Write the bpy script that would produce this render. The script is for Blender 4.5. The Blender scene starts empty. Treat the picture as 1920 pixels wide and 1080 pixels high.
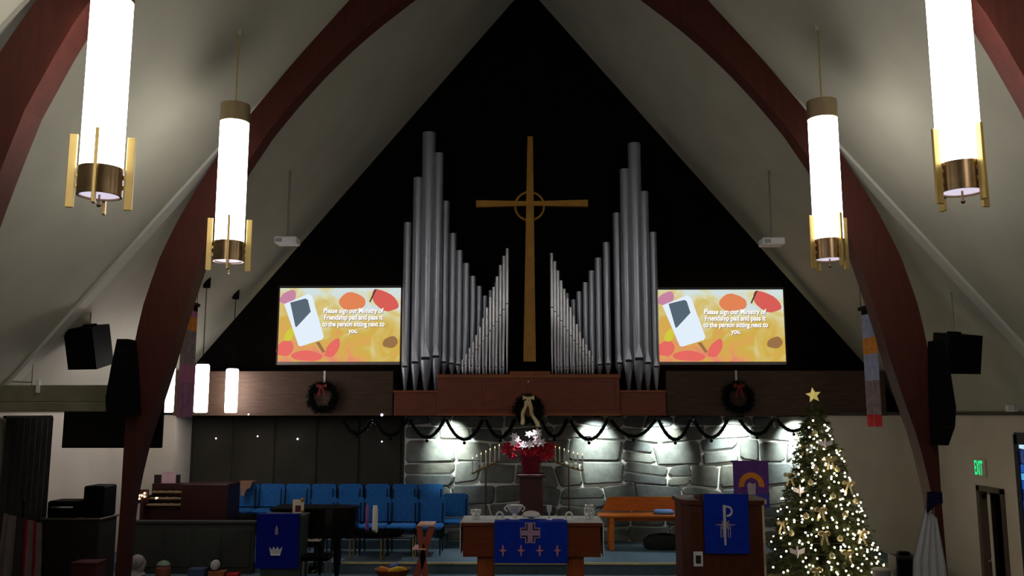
import bpy, math, random
from mathutils import Vector, Matrix
random.seed(7)
PI = math.pi
SC = bpy.context.scene
COL = SC.collection

# ------------------------------------------------------------------ camera
CZ = 2.45                      # camera height above the chancel floor (z = 0)
FPX = 1644.0
PITCH = math.radians(8.13)
YAW = math.radians(1.01)
cam_d = bpy.data.cameras.new('camera')
cam = bpy.data.objects.new('camera', cam_d)
COL.objects.link(cam)
cam.location = (0, 0, CZ)
cam.rotation_euler = (PI / 2 + PITCH, 0, YAW)
cam_d.sensor_width = 36.0
cam_d.lens = FPX / 1920.0 * 36.0
cam_d.clip_start = 0.05
SC.camera = cam

# ------------------------------------------------------------------ world, exposure
wd = bpy.data.worlds.new('night'); SC.world = wd
wd.use_nodes = True
wd.node_tree.nodes['Background'].inputs[0].default_value = (0.6, 0.65, 0.8, 1)
wd.node_tree.nodes['Background'].inputs[1].default_value = 0.002
SC.view_settings.view_transform = 'Standard'
SC.view_settings.look = 'None'
SC.view_settings.gamma = 1.0
SC.view_settings.exposure = 0.0
SC.view_settings.use_curve_mapping = False

LAMP_GLASS = 9.0      # emission of the big pendant tubes
SMALL_GLASS = 14.0     # emission of the small pendant tubes
DOWNLIGHT_W = 300.0    # wall-washing cans in the soffit

RM = Matrix.Rotation(YAW, 3, 'Z') @ Matrix.Rotation(PI / 2 + PITCH, 3, 'X')


def W(px, py, d):
    """Point at nave distance y = d seen at photo pixel (px, py)."""
    v = RM @ Vector(((px - 960.0) / FPX, (540.0 - py) / FPX, -1.0))
    t = d / v.y
    return Vector((v.x * t, d, CZ + v.z * t))


# ------------------------------------------------------------------ materials
def lin(c):
    return tuple(((v / 255.0) / 12.92 if v / 255.0 <= 0.04045 else ((v / 255.0 + 0.055) / 1.055) ** 2.4) for v in c)


MATS = {}


def mat(name, rgb, rough=0.6, metal=0.0, var=0.12, scale=6.0, bump=0.0, stretch=None, emit=0.0, ecol=None, spec=0.5):
    if name in MATS:
        return MATS[name]
    m = bpy.data.materials.new(name); m.use_nodes = True
    nt = m.node_tree; b = nt.nodes['Principled BSDF']
    c = lin(rgb)
    tc = nt.nodes.new('ShaderNodeTexCoord')
    mp = nt.nodes.new('ShaderNodeMapping')
    if stretch: mp.inputs['Scale'].default_value = stretch
    nt.links.new(tc.outputs['Object'], mp.inputs['Vector'])
    nz = nt.nodes.new('ShaderNodeTexNoise'); nz.inputs['Scale'].default_value = scale; nz.inputs['Detail'].default_value = 4
    nt.links.new(mp.outputs['Vector'], nz.inputs['Vector'])
    rp = nt.nodes.new('ShaderNodeValToRGB')
    rp.color_ramp.elements[0].position = 0.3; rp.color_ramp.elements[1].position = 0.7
    rp.color_ramp.elements[0].color = tuple(v * (1 - var) for v in c) + (1,)
    rp.color_ramp.elements[1].color = tuple(min(1, v * (1 + var)) for v in c) + (1,)
    nt.links.new(nz.outputs['Fac'], rp.inputs['Fac'])
    nt.links.new(rp.outputs['Color'], b.inputs['Base Color'])
    b.inputs['Roughness'].default_value = rough
    b.inputs['Metallic'].default_value = metal
    b.inputs['Specular IOR Level'].default_value = spec
    if bump:
        bp = nt.nodes.new('ShaderNodeBump'); bp.inputs['Strength'].default_value = bump; bp.inputs['Distance'].default_value = 0.02
        nt.links.new(nz.outputs['Fac'], bp.inputs['Height'])
        nt.links.new(bp.outputs['Normal'], b.inputs['Normal'])
    if emit:
        b.inputs['Emission Color'].default_value = lin(ecol or rgb) + (1,)
        b.inputs['Emission Strength'].default_value = emit
    MATS[name] = m
    return m


WOODS = (1, 1, 8)
M_ceil = mat('ceiling_plaster', (172, 170, 154), 0.9, var=0.06, scale=1.5, spec=0.1)
M_rib = mat('ceiling_rib', (188, 187, 176), 0.9, var=0.04, spec=0.1)
M_wall = mat('wall_paint', (206, 198, 184), 0.9, var=0.05, scale=2, spec=0.1)
M_gable = mat('gable_black', (14, 11, 10), 0.95, var=0.2, spec=0.05)
M_panel = mat('choir_panel_dark', (58, 56, 48), 0.85, var=0.15, scale=2, spec=0.1)
M_arch = mat('arch_mahogany', (66, 24, 15), 0.55, var=0.2, scale=3, stretch=(6, 6, 1), spec=0.3)
M_fascia = mat('fascia_wood', (76, 58, 46), 0.6, var=0.18, scale=4, stretch=(1, 6, 8), spec=0.2)
M_case = mat('organ_case_wood', (110, 54, 32), 0.5, var=0.18, scale=4, stretch=(1, 6, 8), spec=0.3)
M_trimw = mat('organ_case_moulding', (132, 72, 40), 0.5, var=0.15, scale=5, spec=0.3)
M_carpet = mat('carpet_blue_grey', (96, 116, 128), 0.98, var=0.15, scale=25, bump=0.3, spec=0.05)
M_navefloor = mat('nave_carpet', (52, 50, 52), 0.95, var=0.15, scale=25, bump=0.2, spec=0.05)
M_brass = mat('brass', (206, 178, 110), 0.42, 0.75, var=0.08)
M_brassd = mat('brass_dark', (136, 112, 84), 0.3, 0.9, var=0.15, scale=10)
M_gold = mat('gold_leaf', (168, 122, 40), 0.5, 0.3, var=0.15)
M_chrome = mat('chrome', (205, 205, 210), 0.18, 1.0, var=0.03)
M_silver = mat('silverware', (232, 232, 230), 0.3, 0.25, var=0.03)
M_pipe = mat('organ_pipe_metal', (168, 174, 186), 0.38, 0.75, var=0.1, scale=3, stretch=(1, 1, .3))
M_pipe2 = mat('organ_pipe_bright', (196, 198, 204), 0.28, 0.85, var=0.08, scale=3)
M_mouth = mat('pipe_mouth_dark', (10, 10, 12), 0.7)
M_black = mat('black_plastic', (4, 4, 5), 0.7, var=0.2, spec=0.1)
M_blackg = mat('black_gloss', (7, 6, 7), 0.15, var=0.1)
M_mesh = mat('speaker_grille', (6, 6, 7), 0.8, var=0.3, scale=60, bump=0.4, spec=0.1)
M_white = mat('white_plastic', (225, 225, 222), 0.5, var=0.03)
M_linen = mat('white_linen', (222, 222, 220), 0.9, var=0.05, spec=0.1)
M_blue = mat('parament_blue', (18, 50, 170), 0.85, var=0.12, scale=12, spec=0.1)
M_blued = mat('lectern_blue', (10, 26, 130), 0.85, var=0.12, scale=12, spec=0.1)
M_chair = mat('chair_fabric_blue', (44, 104, 168), 0.9, var=0.12, scale=20, bump=0.15, spec=0.1)
M_chairleg = mat('chair_leg_dark', (30, 32, 38), 0.4, 0.6)
M_altar = mat('altar_wood', (108, 46, 18), 0.5, var=0.2, scale=4, stretch=(1, 6, 8), spec=0.3)
M_altarleg = mat('altar_leg_wood', (150, 74, 30), 0.5, var=0.2, scale=4, stretch=(6, 6, 1), spec=0.3)
M_pulpit = mat('pulpit_wood', (82, 36, 17), 0.5, var=0.2, scale=4, stretch=(6, 6, 1), spec=0.3)
M_bench = mat('bench_wood', (196, 106, 34), 0.5, var=0.15, scale=4, stretch=(1, 6, 8), spec=0.3)
M_red = mat('bright_red', (190, 14, 24), 0.7, var=0.15)
M_reddk = mat('dark_red_foil', (112, 10, 26), 0.35, 0.2, var=0.2)
M_redwood = mat('redwood', (150, 66, 46), 0.5, var=0.2, scale=5, stretch=(6, 6, 1))
M_console = mat('console_wood', (46, 9, 7), 0.45, var=0.2, scale=4, stretch=(6, 6, 1))
M_rail = mat('choir_rail_dark', (44, 46, 40), 0.7, var=0.2, scale=2)
M_ivory = mat('ivory_keys', (226, 214, 190), 0.35, var=0.04)
M_green = mat('evergreen', (12, 18, 12), 0.9, var=0.35, scale=14, spec=0.1)
M_greent = mat('tree_needles', (74, 80, 48), 0.85, var=0.4, scale=10, spec=0.15)
M_bark = mat('bark', (70, 50, 34), 0.9, var=0.3, bump=0.4)
M_flow = mat('white_petals', (240, 232, 238), 0.7, var=0.04)
M_poin = mat('poinsettia_red', (176, 16, 42), 0.7, var=0.2)
M_purple = mat('purple_cloth', (88, 46, 128), 0.85, var=0.2, scale=10)
M_pink = mat('pink_cloth', (170, 100, 134), 0.8, var=0.2, scale=14)
M_orange = mat('orange_cloth', (206, 128, 34), 0.8, var=0.2, scale=14)
M_mortar = mat('mortar', (226, 228, 222), 0.95, var=0.08, scale=12, bump=0.3, spec=0.05)
M_stones = [mat('stone_%d' % i, c, 0.9, var=0.2, scale=7, bump=0.6, spec=0.1) for i, c in
            enumerate([(112, 116, 112), (98, 104, 104), (124, 128, 122), (104, 106, 98), (98, 102, 98), (132, 134, 126)])]
M_dkgrey = mat('dark_curtain', (50, 48, 46), 0.95, var=0.2, scale=3, spec=0.05)
M_flagw = mat('flag_white', (182, 184, 190), 0.9, var=0.05, spec=0.1)
M_flagr = mat('flag_red', (150, 16, 34), 0.9, var=0.1, spec=0.1)
M_flagb = mat('flag_navy', (24, 20, 52), 0.9, var=0.1, spec=0.1)
M_bluebox = mat('blue_box', (50, 80, 150), 0.6)
M_yellow = mat('yellow_wrap', (226, 180, 30), 0.5, var=0.2)
M_orn = mat('pale_ornament', (214, 204, 160), 0.4, 0.2, var=0.1)
M_ribbon = mat('champagne_ribbon', (206, 190, 142), 0.45, 0.3, var=0.1)
M_brownbox = mat('dark_brown', (26, 16, 13), 0.6, var=0.2)
M_lamp = mat('pendant_glass_lit', (250, 248, 244), 0.4, var=0.0, emit=LAMP_GLASS, ecol=(255, 249, 243))
M_lamps = mat('small_pendant_glass_lit', (250, 246, 252), 0.4, var=0.0, emit=SMALL_GLASS, ecol=(255, 246, 246))
M_lampb = mat('pendant_bottom_diffuser', (240, 236, 244), 0.4, var=0.0, emit=0.8, ecol=(240, 228, 250))
M_bulb = mat('tree_bulb_lit', (255, 250, 240), 0.4, var=0.0, emit=14.0, ecol=(255, 234, 198))
M_flame = mat('candle_flame_lit', (255, 220, 150), 0.4, var=0.0, emit=3.0, ecol=(255, 222, 160))
M_wax = mat('candle_wax', (232, 230, 220), 0.5, var=0.03)
M_exit = mat('exit_green_lit', (30, 220, 130), 0.4, var=0.0, emit=1.0, ecol=(30, 235, 140))
M_led = mat('small_led_lit', (240, 235, 255), 0.4, var=0.0, emit=4.0, ecol=(226, 214, 255))
M_stop = mat('organ_stop_lit', (255, 220, 170), 0.4, var=0.0, emit=4.0, ecol=(255, 214, 160))
M_can = mat('downlight_lens_lit', (250, 250, 245), 0.4, var=0.0, emit=3.0, ecol=(240, 250, 245))
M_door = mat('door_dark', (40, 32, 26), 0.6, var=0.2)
M_doorfr = mat('door_frame', (96, 84, 72), 0.6, var=0.1)


# ------------------------------------------------------------------ mesh builder
class MB:
    def __init__(s):
        s.v = []; s.f = []; s.m = []

    def add(s, vs, fs, mi=0):
        o = len(s.v)
        s.v += [Vector(p) for p in vs]
        s.f += [tuple(i + o for i in f) for f in fs]
        s.m += [mi] * len(fs)
        return s

    def box(s, x0, x1, y0, y1, z0, z1, mi=0, bev=0.0, M=None):
        if bev:
            b = min(bev, (x1 - x0) / 2.01, (y1 - y0) / 2.01, (z1 - z0) / 2.01)
            vs = []
            for x, sx in ((x0, 1), (x1, -1)):
                for y, sy in ((y0, 1), (y1, -1)):
                    for z, sz in ((z0, 1), (z1, -1)):
                        vs += [(x, y + b * sy, z + b * sz), (x + b * sx, y, z + b * sz), (x + b * sx, y + b * sy, z)]
            def I(i, j, k, a): return (i * 4 + j * 2 + k) * 3 + a
            fs = []
            for i in (0, 1):
                fs.append((I(i, 0, 0, 0), I(i, 1, 0, 0), I(i, 1, 1, 0), I(i, 0, 1, 0)))
                fs.append((I(0, i, 0, 1), I(1, i, 0, 1), I(1, i, 1, 1), I(0, i, 1, 1)))
                fs.append((I(0, 0, i, 2), I(1, 0, i, 2), I(1, 1, i, 2), I(0, 1, i, 2)))
            for i in (0, 1):
                for j in (0, 1):
                    fs.append((I(i, j, 0, 0), I(i, j, 0, 1), I(i, j, 1, 1), I(i, j, 1, 0)))
                    fs.append((I(i, 0, j, 0), I(i, 0, j, 2), I(i, 1, j, 2), I(i, 1, j, 0)))
                    fs.append((I(0, i, j, 1), I(0, i, j, 2), I(1, i, j, 2), I(1, i, j, 1)))
            for i in (0, 1):
                for j in (0, 1):
                    for k in (0, 1):
                        fs.append((I(i, j, k, 0), I(i, j, k, 1), I(i, j, k, 2)))
        else:
            vs = [(x, y, z) for x in (x0, x1) for y in (y0, y1) for z in (z0, z1)]
            fs = [(0, 1, 3, 2), (4, 6, 7, 5), (0, 4, 5, 1), (2, 3, 7, 6), (0, 2, 6, 4), (1, 5, 7, 3)]
        if M is not None: vs = [M @ Vector(p) for p in vs]
        return s.add(vs, fs, mi)

    def cyl(s, p0, p1, r0, r1=None, n=16, mi=0, caps=True):
        if r1 is None: r1 = r0
        p0 = Vector(p0); p1 = Vector(p1); a = (p1 - p0).normalized()
        u = a.orthogonal().normalized(); w = a.cross(u)
        vs = []
        for p, r in ((p0, r0), (p1, r1)):
            for i in range(n):
                t = 2 * PI * i / n
                vs.append(p + (u * math.cos(t) + w * math.sin(t)) * r)
        fs = [(i, (i + 1) % n, n + (i + 1) % n, n + i) for i in range(n)]
        if caps: fs += [tuple(range(n))[::-1], tuple(range(n, 2 * n))]
        return s.add(vs, fs, mi)

    def lathe(s, c, prof, n=20, mi=0, caps=True):
        """prof: list of (r, z) from bottom to top, about the vertical through c."""
        c = Vector(c); vs = []; k = len(prof)
        for r, z in prof:
            for i in range(n):
                t = 2 * PI * i / n
                vs.append(c + Vector((r * math.cos(t), r * math.sin(t), z)))
        fs = []
        for j in range(k - 1):
            for i in range(n):
                fs.append((j * n + i, j * n + (i + 1) % n, (j + 1) * n + (i + 1) % n, (j + 1) * n + i))
        if caps: fs += [tuple(range(n))[::-1], tuple(range((k - 1) * n, k * n))]
        return s.add(vs, fs, mi)

    def sphere(s, c, r, n=12, mi=0, sz=1.0):
        prof = []
        for j in range(n // 2 + 1):
            t = -PI / 2 + PI * j / (n // 2)
            prof.append((max(1e-4, r * math.cos(t)), r * sz * math.sin(t)))
        return s.lathe(c, prof, n, mi)

    def tube(s, pts, r, n=8, mi=0):
        pts = [Vector(p) for p in pts]; vs = []; k = len(pts)
        u = None
        for i, p in enumerate(pts):
            a = (pts[min(i + 1, k - 1)] - pts[max(i - 1, 0)]).normalized()
            if u is None: u = a.orthogonal().normalized()
            u = (u - a * u.dot(a)).normalized(); w = a.cross(u)
            rr = r[i] if isinstance(r, (list, tuple)) else r
            for j in range(n):
                t = 2 * PI * j / n
                vs.append(p + (u * math.cos(t) + w * math.sin(t)) * rr)
        fs = []
        for i in range(k - 1):
            for j in range(n):
                fs.append((i * n + j, i * n + (j + 1) % n, (i + 1) * n + (j + 1) % n, (i + 1) * n + j))
        fs += [tuple(range(n))[::-1], tuple(range((k - 1) * n, k * n))]
        return s.add(vs, fs, mi)

    def prism(s, poly, d0, d1, mi=0):
        """poly of (x, z) points extruded along y from d0 to d1."""
        n = len(poly)
        vs = [(x, d0, z) for x, z in poly] + [(x, d1, z) for x, z in poly]
        fs = [tuple(range(n)), tuple(range(n, 2 * n))[::-1]]
        fs += [(i, n + i, n + (i + 1) % n, (i + 1) % n) for i in range(n)]
        return s.add(vs, fs, mi)

    def prismz(s, poly, z0, z1, mi=0):
        n = len(poly)
        vs = [(x, y, z0) for x, y in poly] + [(x, y, z1) for x, y in poly]
        fs = [tuple(range(n))[::-1], tuple(range(n, 2 * n))]
        fs += [(i, (i + 1) % n, n + (i + 1) % n, n + i) for i in range(n)]
        return s.add(vs, fs, mi)

    def xf(s, M):
        s.v = [M @ p for p in s.v]; return s

    def build(s, name, mats, parent=None, smooth=False):
        o = Vector((0, 0, 0))
        if parent is not None: o = ORG.get(parent.name, o)
        me = bpy.data.meshes.new(name)
        me.from_pydata([tuple(p - o) for p in s.v], [], s.f)
        if not isinstance(mats, (list, tuple)): mats = [mats]
        for m in mats: me.materials.append(m)
        if len(mats) > 1: me.polygons.foreach_set('material_index', s.m)
        import bmesh
        bm = bmesh.new(); bm.from_mesh(me)
        bmesh.ops.recalc_face_normals(bm, faces=bm.faces)
        bm.to_mesh(me); bm.free()
        if smooth:
            me.polygons.foreach_set('use_smooth', [True] * len(me.polygons))
            try: me.set_sharp_from_angle(angle=math.radians(40))
            except Exception: pass
        me.update()
        ob = bpy.data.objects.new(name, me); COL.objects.link(ob)
        if parent is not None:
            ob.parent = parent; ORG[ob.name] = o
        else:
            ORG[ob.name] = Vector((0, 0, 0))
        return ob


ORG = {}


def tag(o, label, cat, group=None, kind=None):
    if label: o['label'] = label
    if cat: o['category'] = cat
    if group: o['group'] = group
    if kind: o['kind'] = kind
    return o


def thing(name, label, cat, loc, group=None):
    o = bpy.data.objects.new(name, None); COL.objects.link(o)
    o.empty_display_size = 0.1
    o.location = loc; ORG[o.name] = Vector(loc)
    return tag(o, label, cat, group)


def struct(name, mb, m, smooth=False, label=None):
    o = mb.build(name, m, None, smooth); o['kind'] = 'structure'
    if label: o['label'] = label
    return o


def copy_tree(o, parent=None):
    c = o.copy(); COL.objects.link(c)
    if parent is not None: c.parent = parent
    for ch in [x for x in o.children]:
        copy_tree(ch, c)
    return c


def text_mesh(s, size, offset=0.0, extrude=0.0, align='CENTER', space=1.0):
    cu = bpy.data.curves.new('lettering', 'FONT'); cu.body = s; cu.size = size
    cu.offset = offset; cu.extrude = extrude; cu.align_x = align; cu.align_y = 'CENTER'; cu.space_line = space
    t = bpy.data.objects.new('lettering_tmp', cu); COL.objects.link(t)
    dg = bpy.context.evaluated_depsgraph_get()
    me = bpy.data.meshes.new_from_object(t.evaluated_get(dg))
    vs = [v.co.copy() for v in me.vertices]; fs = [tuple(p.vertices) for p in me.polygons]
    bpy.data.objects.remove(t); bpy.data.meshes.remove(me); bpy.data.curves.remove(cu)
    return vs, fs


def sprigs(mb, c, d, L, n, r, w=0.006):
    """needle tuft: n thin triangles round direction d from c."""
    d = Vector(d).normalized(); u = d.orthogonal().normalized(); v = d.cross(u)
    for i in range(n):
        t = random.random() * 2 * PI; k = random.random()
        b = c + d * L * k
        out = (u * math.cos(t) + v * math.sin(t))
        tip = b + d * r * 0.7 + out * r
        side = out.cross(d) * w
        mb.add([b - side, b + side, tip], [(0, 1, 2)])

# ================================================================== THE SHELL
RZ = 10.75; SLOPE = 1.2; HW = (RZ - CZ) / SLOPE      # ridge, roof pitch, half width at eaves (eaves at camera height)
YG = 16.2      # gable wall
YS = 16.4      # stone wall face
YF = 15.6      # face of the wood fascia and of the white end walls
NF = -0.75     # nave floor


def roof_z(x): return RZ - SLOPE * abs(x)


struct('floor', MB().box(-HW - .2, HW + .2, -3, 17, NF - .1, NF), M_navefloor)
struct('floor_chancel', MB().box(-HW, 5.95, 11.7, 14.05, NF, 0.0).box(-HW, 5.95, 11.35, 11.7, NF, -.375), M_carpet)
fp = struct('floor_platform', MB().box(-HW, 5.95, 14.05, YS, NF, 0.15), M_carpet)
struct('trim_1', MB().box(-2.9, 3.0, 14.02, 14.06, 0.135, 0.162), mat('nosing_brass', (232, 212, 150), .4, .3), label='polished brass nosing along the chancel step')
struct('floor_riser', MB().box(-5.9, -1.45, 15.45, YS, 0.15, 0.30), M_carpet)

for nm, s in (('ceiling_left', -1), ('ceiling_right', 1)):
    x = s * (HW + .15)
    struct(nm, MB().prism([(0, RZ), (x, roof_z(x)), (x, roof_z(x) + .2), (0, RZ + .2)], -3, YG + .1), M_ceil)
# ceiling ribs that carry the arch lines down to the eaves
k = 0
for d in (6.82, 11.13):
    for s in (-1, 1):
        k += 1
        struct('trim_%d' % (k + 1), MB().prism([(s * 3.2, roof_z(3.2) + .01), (s * (HW - .02), roof_z(HW - .02) + .01), (s * (HW - .02), roof_z(HW - .02) - .07), (s * 3.2, roof_z(3.2) - .05)], d - .1, d + .1), M_rib)

struct('wall_left', MB().box(-HW - .2, -HW, -3, YS + .2, NF, CZ + .05), M_wall)
# right wall with a doorway and a window opening
wr = MB()
D0, D1, DT = 13.17, 13.88, 1.30
S0, S1, ST, SB = 11.3, 12.72, 2.15, -0.4
wr.box(HW, HW + .2, -3, S0, NF, CZ + .05).box(HW, HW + .2, S0, S1, ST, CZ + .05).box(HW, HW + .2, S0, S1, NF, SB)
wr.box(HW, HW + .2, S1, D0, NF, CZ + .05).box(HW, HW + .2, D0, D1, DT, CZ + .05).box(HW, HW + .2, D1, YS + .2, NF, CZ + .05)
struct('wall_right', wr, M_wall)
struct('wall_rear', MB().prism([(-HW, NF), (HW, NF), (HW, CZ), (0, RZ), (-HW, CZ)], -3.2, -3.0), M_wall)
struct('trim_6', MB().box(HW - .05, HW, 6.0, YF, CZ - .03, CZ + .02).box(5.42, HW - .05, YF - .05, YF, CZ - .03, CZ + .02), mat('eave_trim', (70, 66, 60), 0.8))

# gable above the fascia
struct('wall_gable', MB().prism([(-HW, CZ), (HW, CZ), (0, RZ)], YG, YG + .15), M_gable)
# wood fascia and soffit on both sides of the organ case
XL = W(738, 760, YF).x; XR = W(1248, 760, YF).x
FT = W(600, 696, YF).z; FB = W(600, 779, YF).z
XL -= .02; XR += .02
struct('wall_fascia_left', MB().box(-6.28, XL, YF, YG - .002, FB, FT).box(-6.28, XL, YF - .03, YF, FB, FB + .05), M_fascia)
struct('wall_fascia_right', MB().box(XR, 6.28, YF, YG - .002, FB, FT).box(XR, 6.28, YF - .03, YF, FB, FB + .05), M_fascia)
struct('ceiling_soffit', MB().box(-6.28, 6.28, YG, YS + .1, FB - .01, FB + .02), M_fascia)
# white end walls flush with the fascia
XW = W(1556, 900, YF).x
XWL = W(326, 850, YF).x
struct('wall_end_right', MB().box(XW, HW, YF, YS + .1, NF, CZ - .03), M_wall)
struct('wall_end_left', MB().box(-HW, XWL, YF, YS + .1, NF, CZ - .03), M_wall)
# dark choir panel wall
XD = W(758, 850, YS).x
cp = struct('wall_choir', MB().box(XWL, XD, YS - .02, YS + .1, 0.15, FB), M_panel)
for i in range(5):
    x0 = XWL + .05 + i * (XD - XWL - .06) / 5
    MB().box(x0, x0 + (XD - XWL - .06) / 5 - .05, YS - .05, YS - .018, .3, FB - .04, bev=.01).build('panel', M_panel, cp)

# stone wall: mortar bed with each stone its own piece
sw = struct('wall_stone', MB().box(XD, XW, YS, YS + .12, 0.15, FB), M_mortar)
z = 0.15
row = 0
random.seed(21)
while z < FB - .05:
    h = random.uniform(.24, .42)
    if z + h > FB - .1: h = FB - z
    x = XD + .01
    off = random.uniform(-.1, .1)
    while x < XW - .05:
        w = random.uniform(.36, .95)
        if x + w > XW - .25: w = XW - .01 - x
        g = .011
        def stone(x0, x1, z0, z1):
            cx, cz = (x0 + x1) / 2, (z0 + z1) / 2
            j = lambda a: random.uniform(-a, a)
            c = .03
            pts = []
            for (px, pz, qx, qz) in ((x0, z0, 1, 1), (x1, z0, -1, 1), (x1, z1, -1, -1), (x0, z1, 1, -1)):
                cc = random.uniform(.015, .06)
                a = (px + cc * qx, pz + j(.012)); b = (px + j(.01), pz + cc * qz)
                pts += ([b, a] if qx * qz > 0 else [a, b])
            def warp(a, b):
                k = min(1, (a - XD) / .2, (XW - a) / .2, (b - .15) / .15, (FB - b) / .15); k = max(0, k)
                return (a + k * (.045 * math.sin(6.1 * b + 1.7 * a) + .02 * math.sin(13 * b - 3 * a)), b + k * (.04 * math.sin(2.3 * a + 2.9 * b) + .025 * math.sin(6.3 * a + 2)))
            pts = [warp(a, b) for a, b in pts]; cx, cz = warp(cx, cz)
            p = random.uniform(.025, .06)
            n = len(pts)
            vs = [(a, YS + .004, b) for a, b in pts]
            vs += [(cx + (a - cx) * .985, YS - p * .6, cz + (b - cz) * .97) for a, b in pts]
            vs += [(cx + (a - cx) * .9, YS - p, cz + (b - cz) * .86) for a, b in pts]
            fs = [(i, (i + 1) % n, n + (i + 1) % n, n + i) for i in range(n)]
            fs += [(n + i, n + (i + 1) % n, 2 * n + (i + 1) % n, 2 * n + i) for i in range(n)]
            fs += [tuple(range(2 * n, 3 * n))]
            MB().add(vs, fs).build('stone', random.choice(M_stones), sw)
        if h > .3 and random.random() < .35:
            zz = z + h * random.uniform(.4, .6)
            stone(x + g, x + w - g, z + g, zz - g); stone(x + g, x + w - g, zz + g, z + h - g)
        else:
            stone(x + g, x + w - g, z + g, z + h - g)
        x += w
    z += h; row += 1

# door in the right wall, standing ajar, dark beyond
dr = struct('door_1', MB().box(HW - .03, HW + .2, D1 - .06, D1 + .03, NF, DT + .05).box(HW - .03, HW + .2, D0 - .03, D0 + .05, NF, DT + .05).box(HW - .03, HW + .2, D0 - .03, D1 + .03, DT - .02, DT + .06), M_doorfr)
c, s_ = math.cos(math.radians(20)), math.sin(math.radians(20))
M = Matrix.Translation((HW + .12, D1 - .07, 0)) @ Matrix.Rotation(math.radians(-28), 4, 'Z')
MB().box(-.02, .02, -.68, 0, NF + .01, DT - .03, bev=.005, M=M).build('door_leaf', M_wall, dr)
MB().box(-.06, -.02, -.6, -.12, .3, .34, bev=.01, M=M).build('push_bar', M_chrome, dr)
MB().box(-.10, -.02, -.3, 0.05, DT - .12, DT - .06, bev=.01, M=M).build('door_closer', M_black, dr)
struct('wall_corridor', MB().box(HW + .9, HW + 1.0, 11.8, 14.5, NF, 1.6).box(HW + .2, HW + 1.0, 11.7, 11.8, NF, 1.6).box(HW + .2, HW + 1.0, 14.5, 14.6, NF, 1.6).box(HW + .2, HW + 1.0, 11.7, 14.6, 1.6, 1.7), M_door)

# stained glass window in the right wall
wn = struct('window_1', MB().box(HW - .03, HW + .12, S0 - .03, S0 + .05, SB, ST).box(HW - .03, HW + .12, S1 - .07, S1 + .03, SB, ST).box(HW - .03, HW + .12, S0, S1, ST - .13, ST + .03).box(HW - .03, HW + .12, S0, S1, SB - .03, SB + .05), mat('window_frame', (26, 18, 40), 0.6))
MB().box(HW + .075, HW + .09, S0 + .05, S1 - .07, SB + .05, ST - .13).build('lead_backing', M_black, wn)
gl = {}
def glass(key, rgb, e):
    if key not in gl: gl[key] = mat('glass_' + key, rgb, 0.2, var=0.3, scale=9, emit=e, ecol=rgb)
    return gl[key]
random.seed(5)
zz = SB + .05
sun = (S1 - .33, 0.78)
while zz < ST - .15:
    h = random.uniform(.09, .2); z1 = min(zz + h, ST - .13)
    yy = S1 - .07
    while yy > S0 + .08:
        w = random.uniform(.05, .13); y1 = max(yy - w, S0 + .05)
        cy, cz = (yy + y1) / 2, (zz + z1) / 2
        r = math.hypot(cy - sun[0], cz - sun[1])
        if r < .2: m = glass('yellow', (250, 226, 40), .8)
        elif r < .27: m = glass('black_blue', (8, 20, 50), .1)
        elif cz > .95: m = random.choice([glass('blue', (20, 90, 190), .55), glass('sky', (80, 170, 230), .8), glass('navy', (14, 40, 120), .3), glass('pale', (190, 225, 245), .8)])
        else: m = random.choice([glass('teal', (10, 60, 60), .15), glass('darkgreen', (8, 36, 28), .1), glass('aqua', (20, 170, 180), .4), glass('black_blue', (8, 20, 50), .1)])
        jj = lambda: random.uniform(-.012, .012)
        a, b = .008, .008
        q = [(y1 + a, zz + b + jj()), (yy - a, zz + b + jj()), (yy - a, z1 - b), (y1 + a, z1 - b)]
        MB().add([(HW - .012, y_, z_) for y_, z_ in q] + [(HW + .074, y_, z_) for y_, z_ in q], [(0, 1, 2, 3), (4, 7, 6, 5), (0, 4, 5, 1), (1, 5, 6, 2), (2, 6, 7, 3), (3, 7, 4, 0)]).build('glass_pane', m, wn)
        yy = y1
    zz = z1

# ------------------------------------------------------------------ timber arches
inner_px = [(1200, 0), (1270, 52), (1320, 95), (1365, 138), (1412, 188), (1465, 250), (1520, 330), (1570, 425), (1605, 520), (1633, 605), (1655, 680), (1680, 755), (1700, 810), (1716, 865), (1733, 945)]
outer_px = [(1327, 0), (1420, 98), (1510, 205), (1580, 292), (1640, 385), (1685, 470), (1718, 560), (1738, 640), (1752, 740), (1760, 850), (1766, 945)]
AF, AB = 11.0, 11.26
inn = [(0.0, 9.2), (0.85, 8.62)] + [(p.x, p.z) for p in (W(a, b, AB) for a, b in inner_px)] + [(4.99, NF)]
out = [(0.0, RZ - .002)] + [(min(p.x, (RZ - p.z) / SLOPE - .003), p.z) for p in (W(a, b, AF) for a, b in outer_px)] + [(5.06, NF)]


def resample(pl, n):
    L = [0]
    for a, b in zip(pl, pl[1:]): L.append(L[-1] + math.hypot(b[0] - a[0], b[1] - a[1]))
    r = []; j = 0
    for i in range(n):
        t = L[-1] * i / (n - 1)
        while j < len(L) - 2 and L[j + 1] < t: j += 1
        f = (t - L[j]) / (L[j + 1] - L[j])
        r.append((pl[j][0] + (pl[j + 1][0] - pl[j][0]) * f, pl[j][1] + (pl[j + 1][1] - pl[j][1]) * f))
    return r


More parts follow.
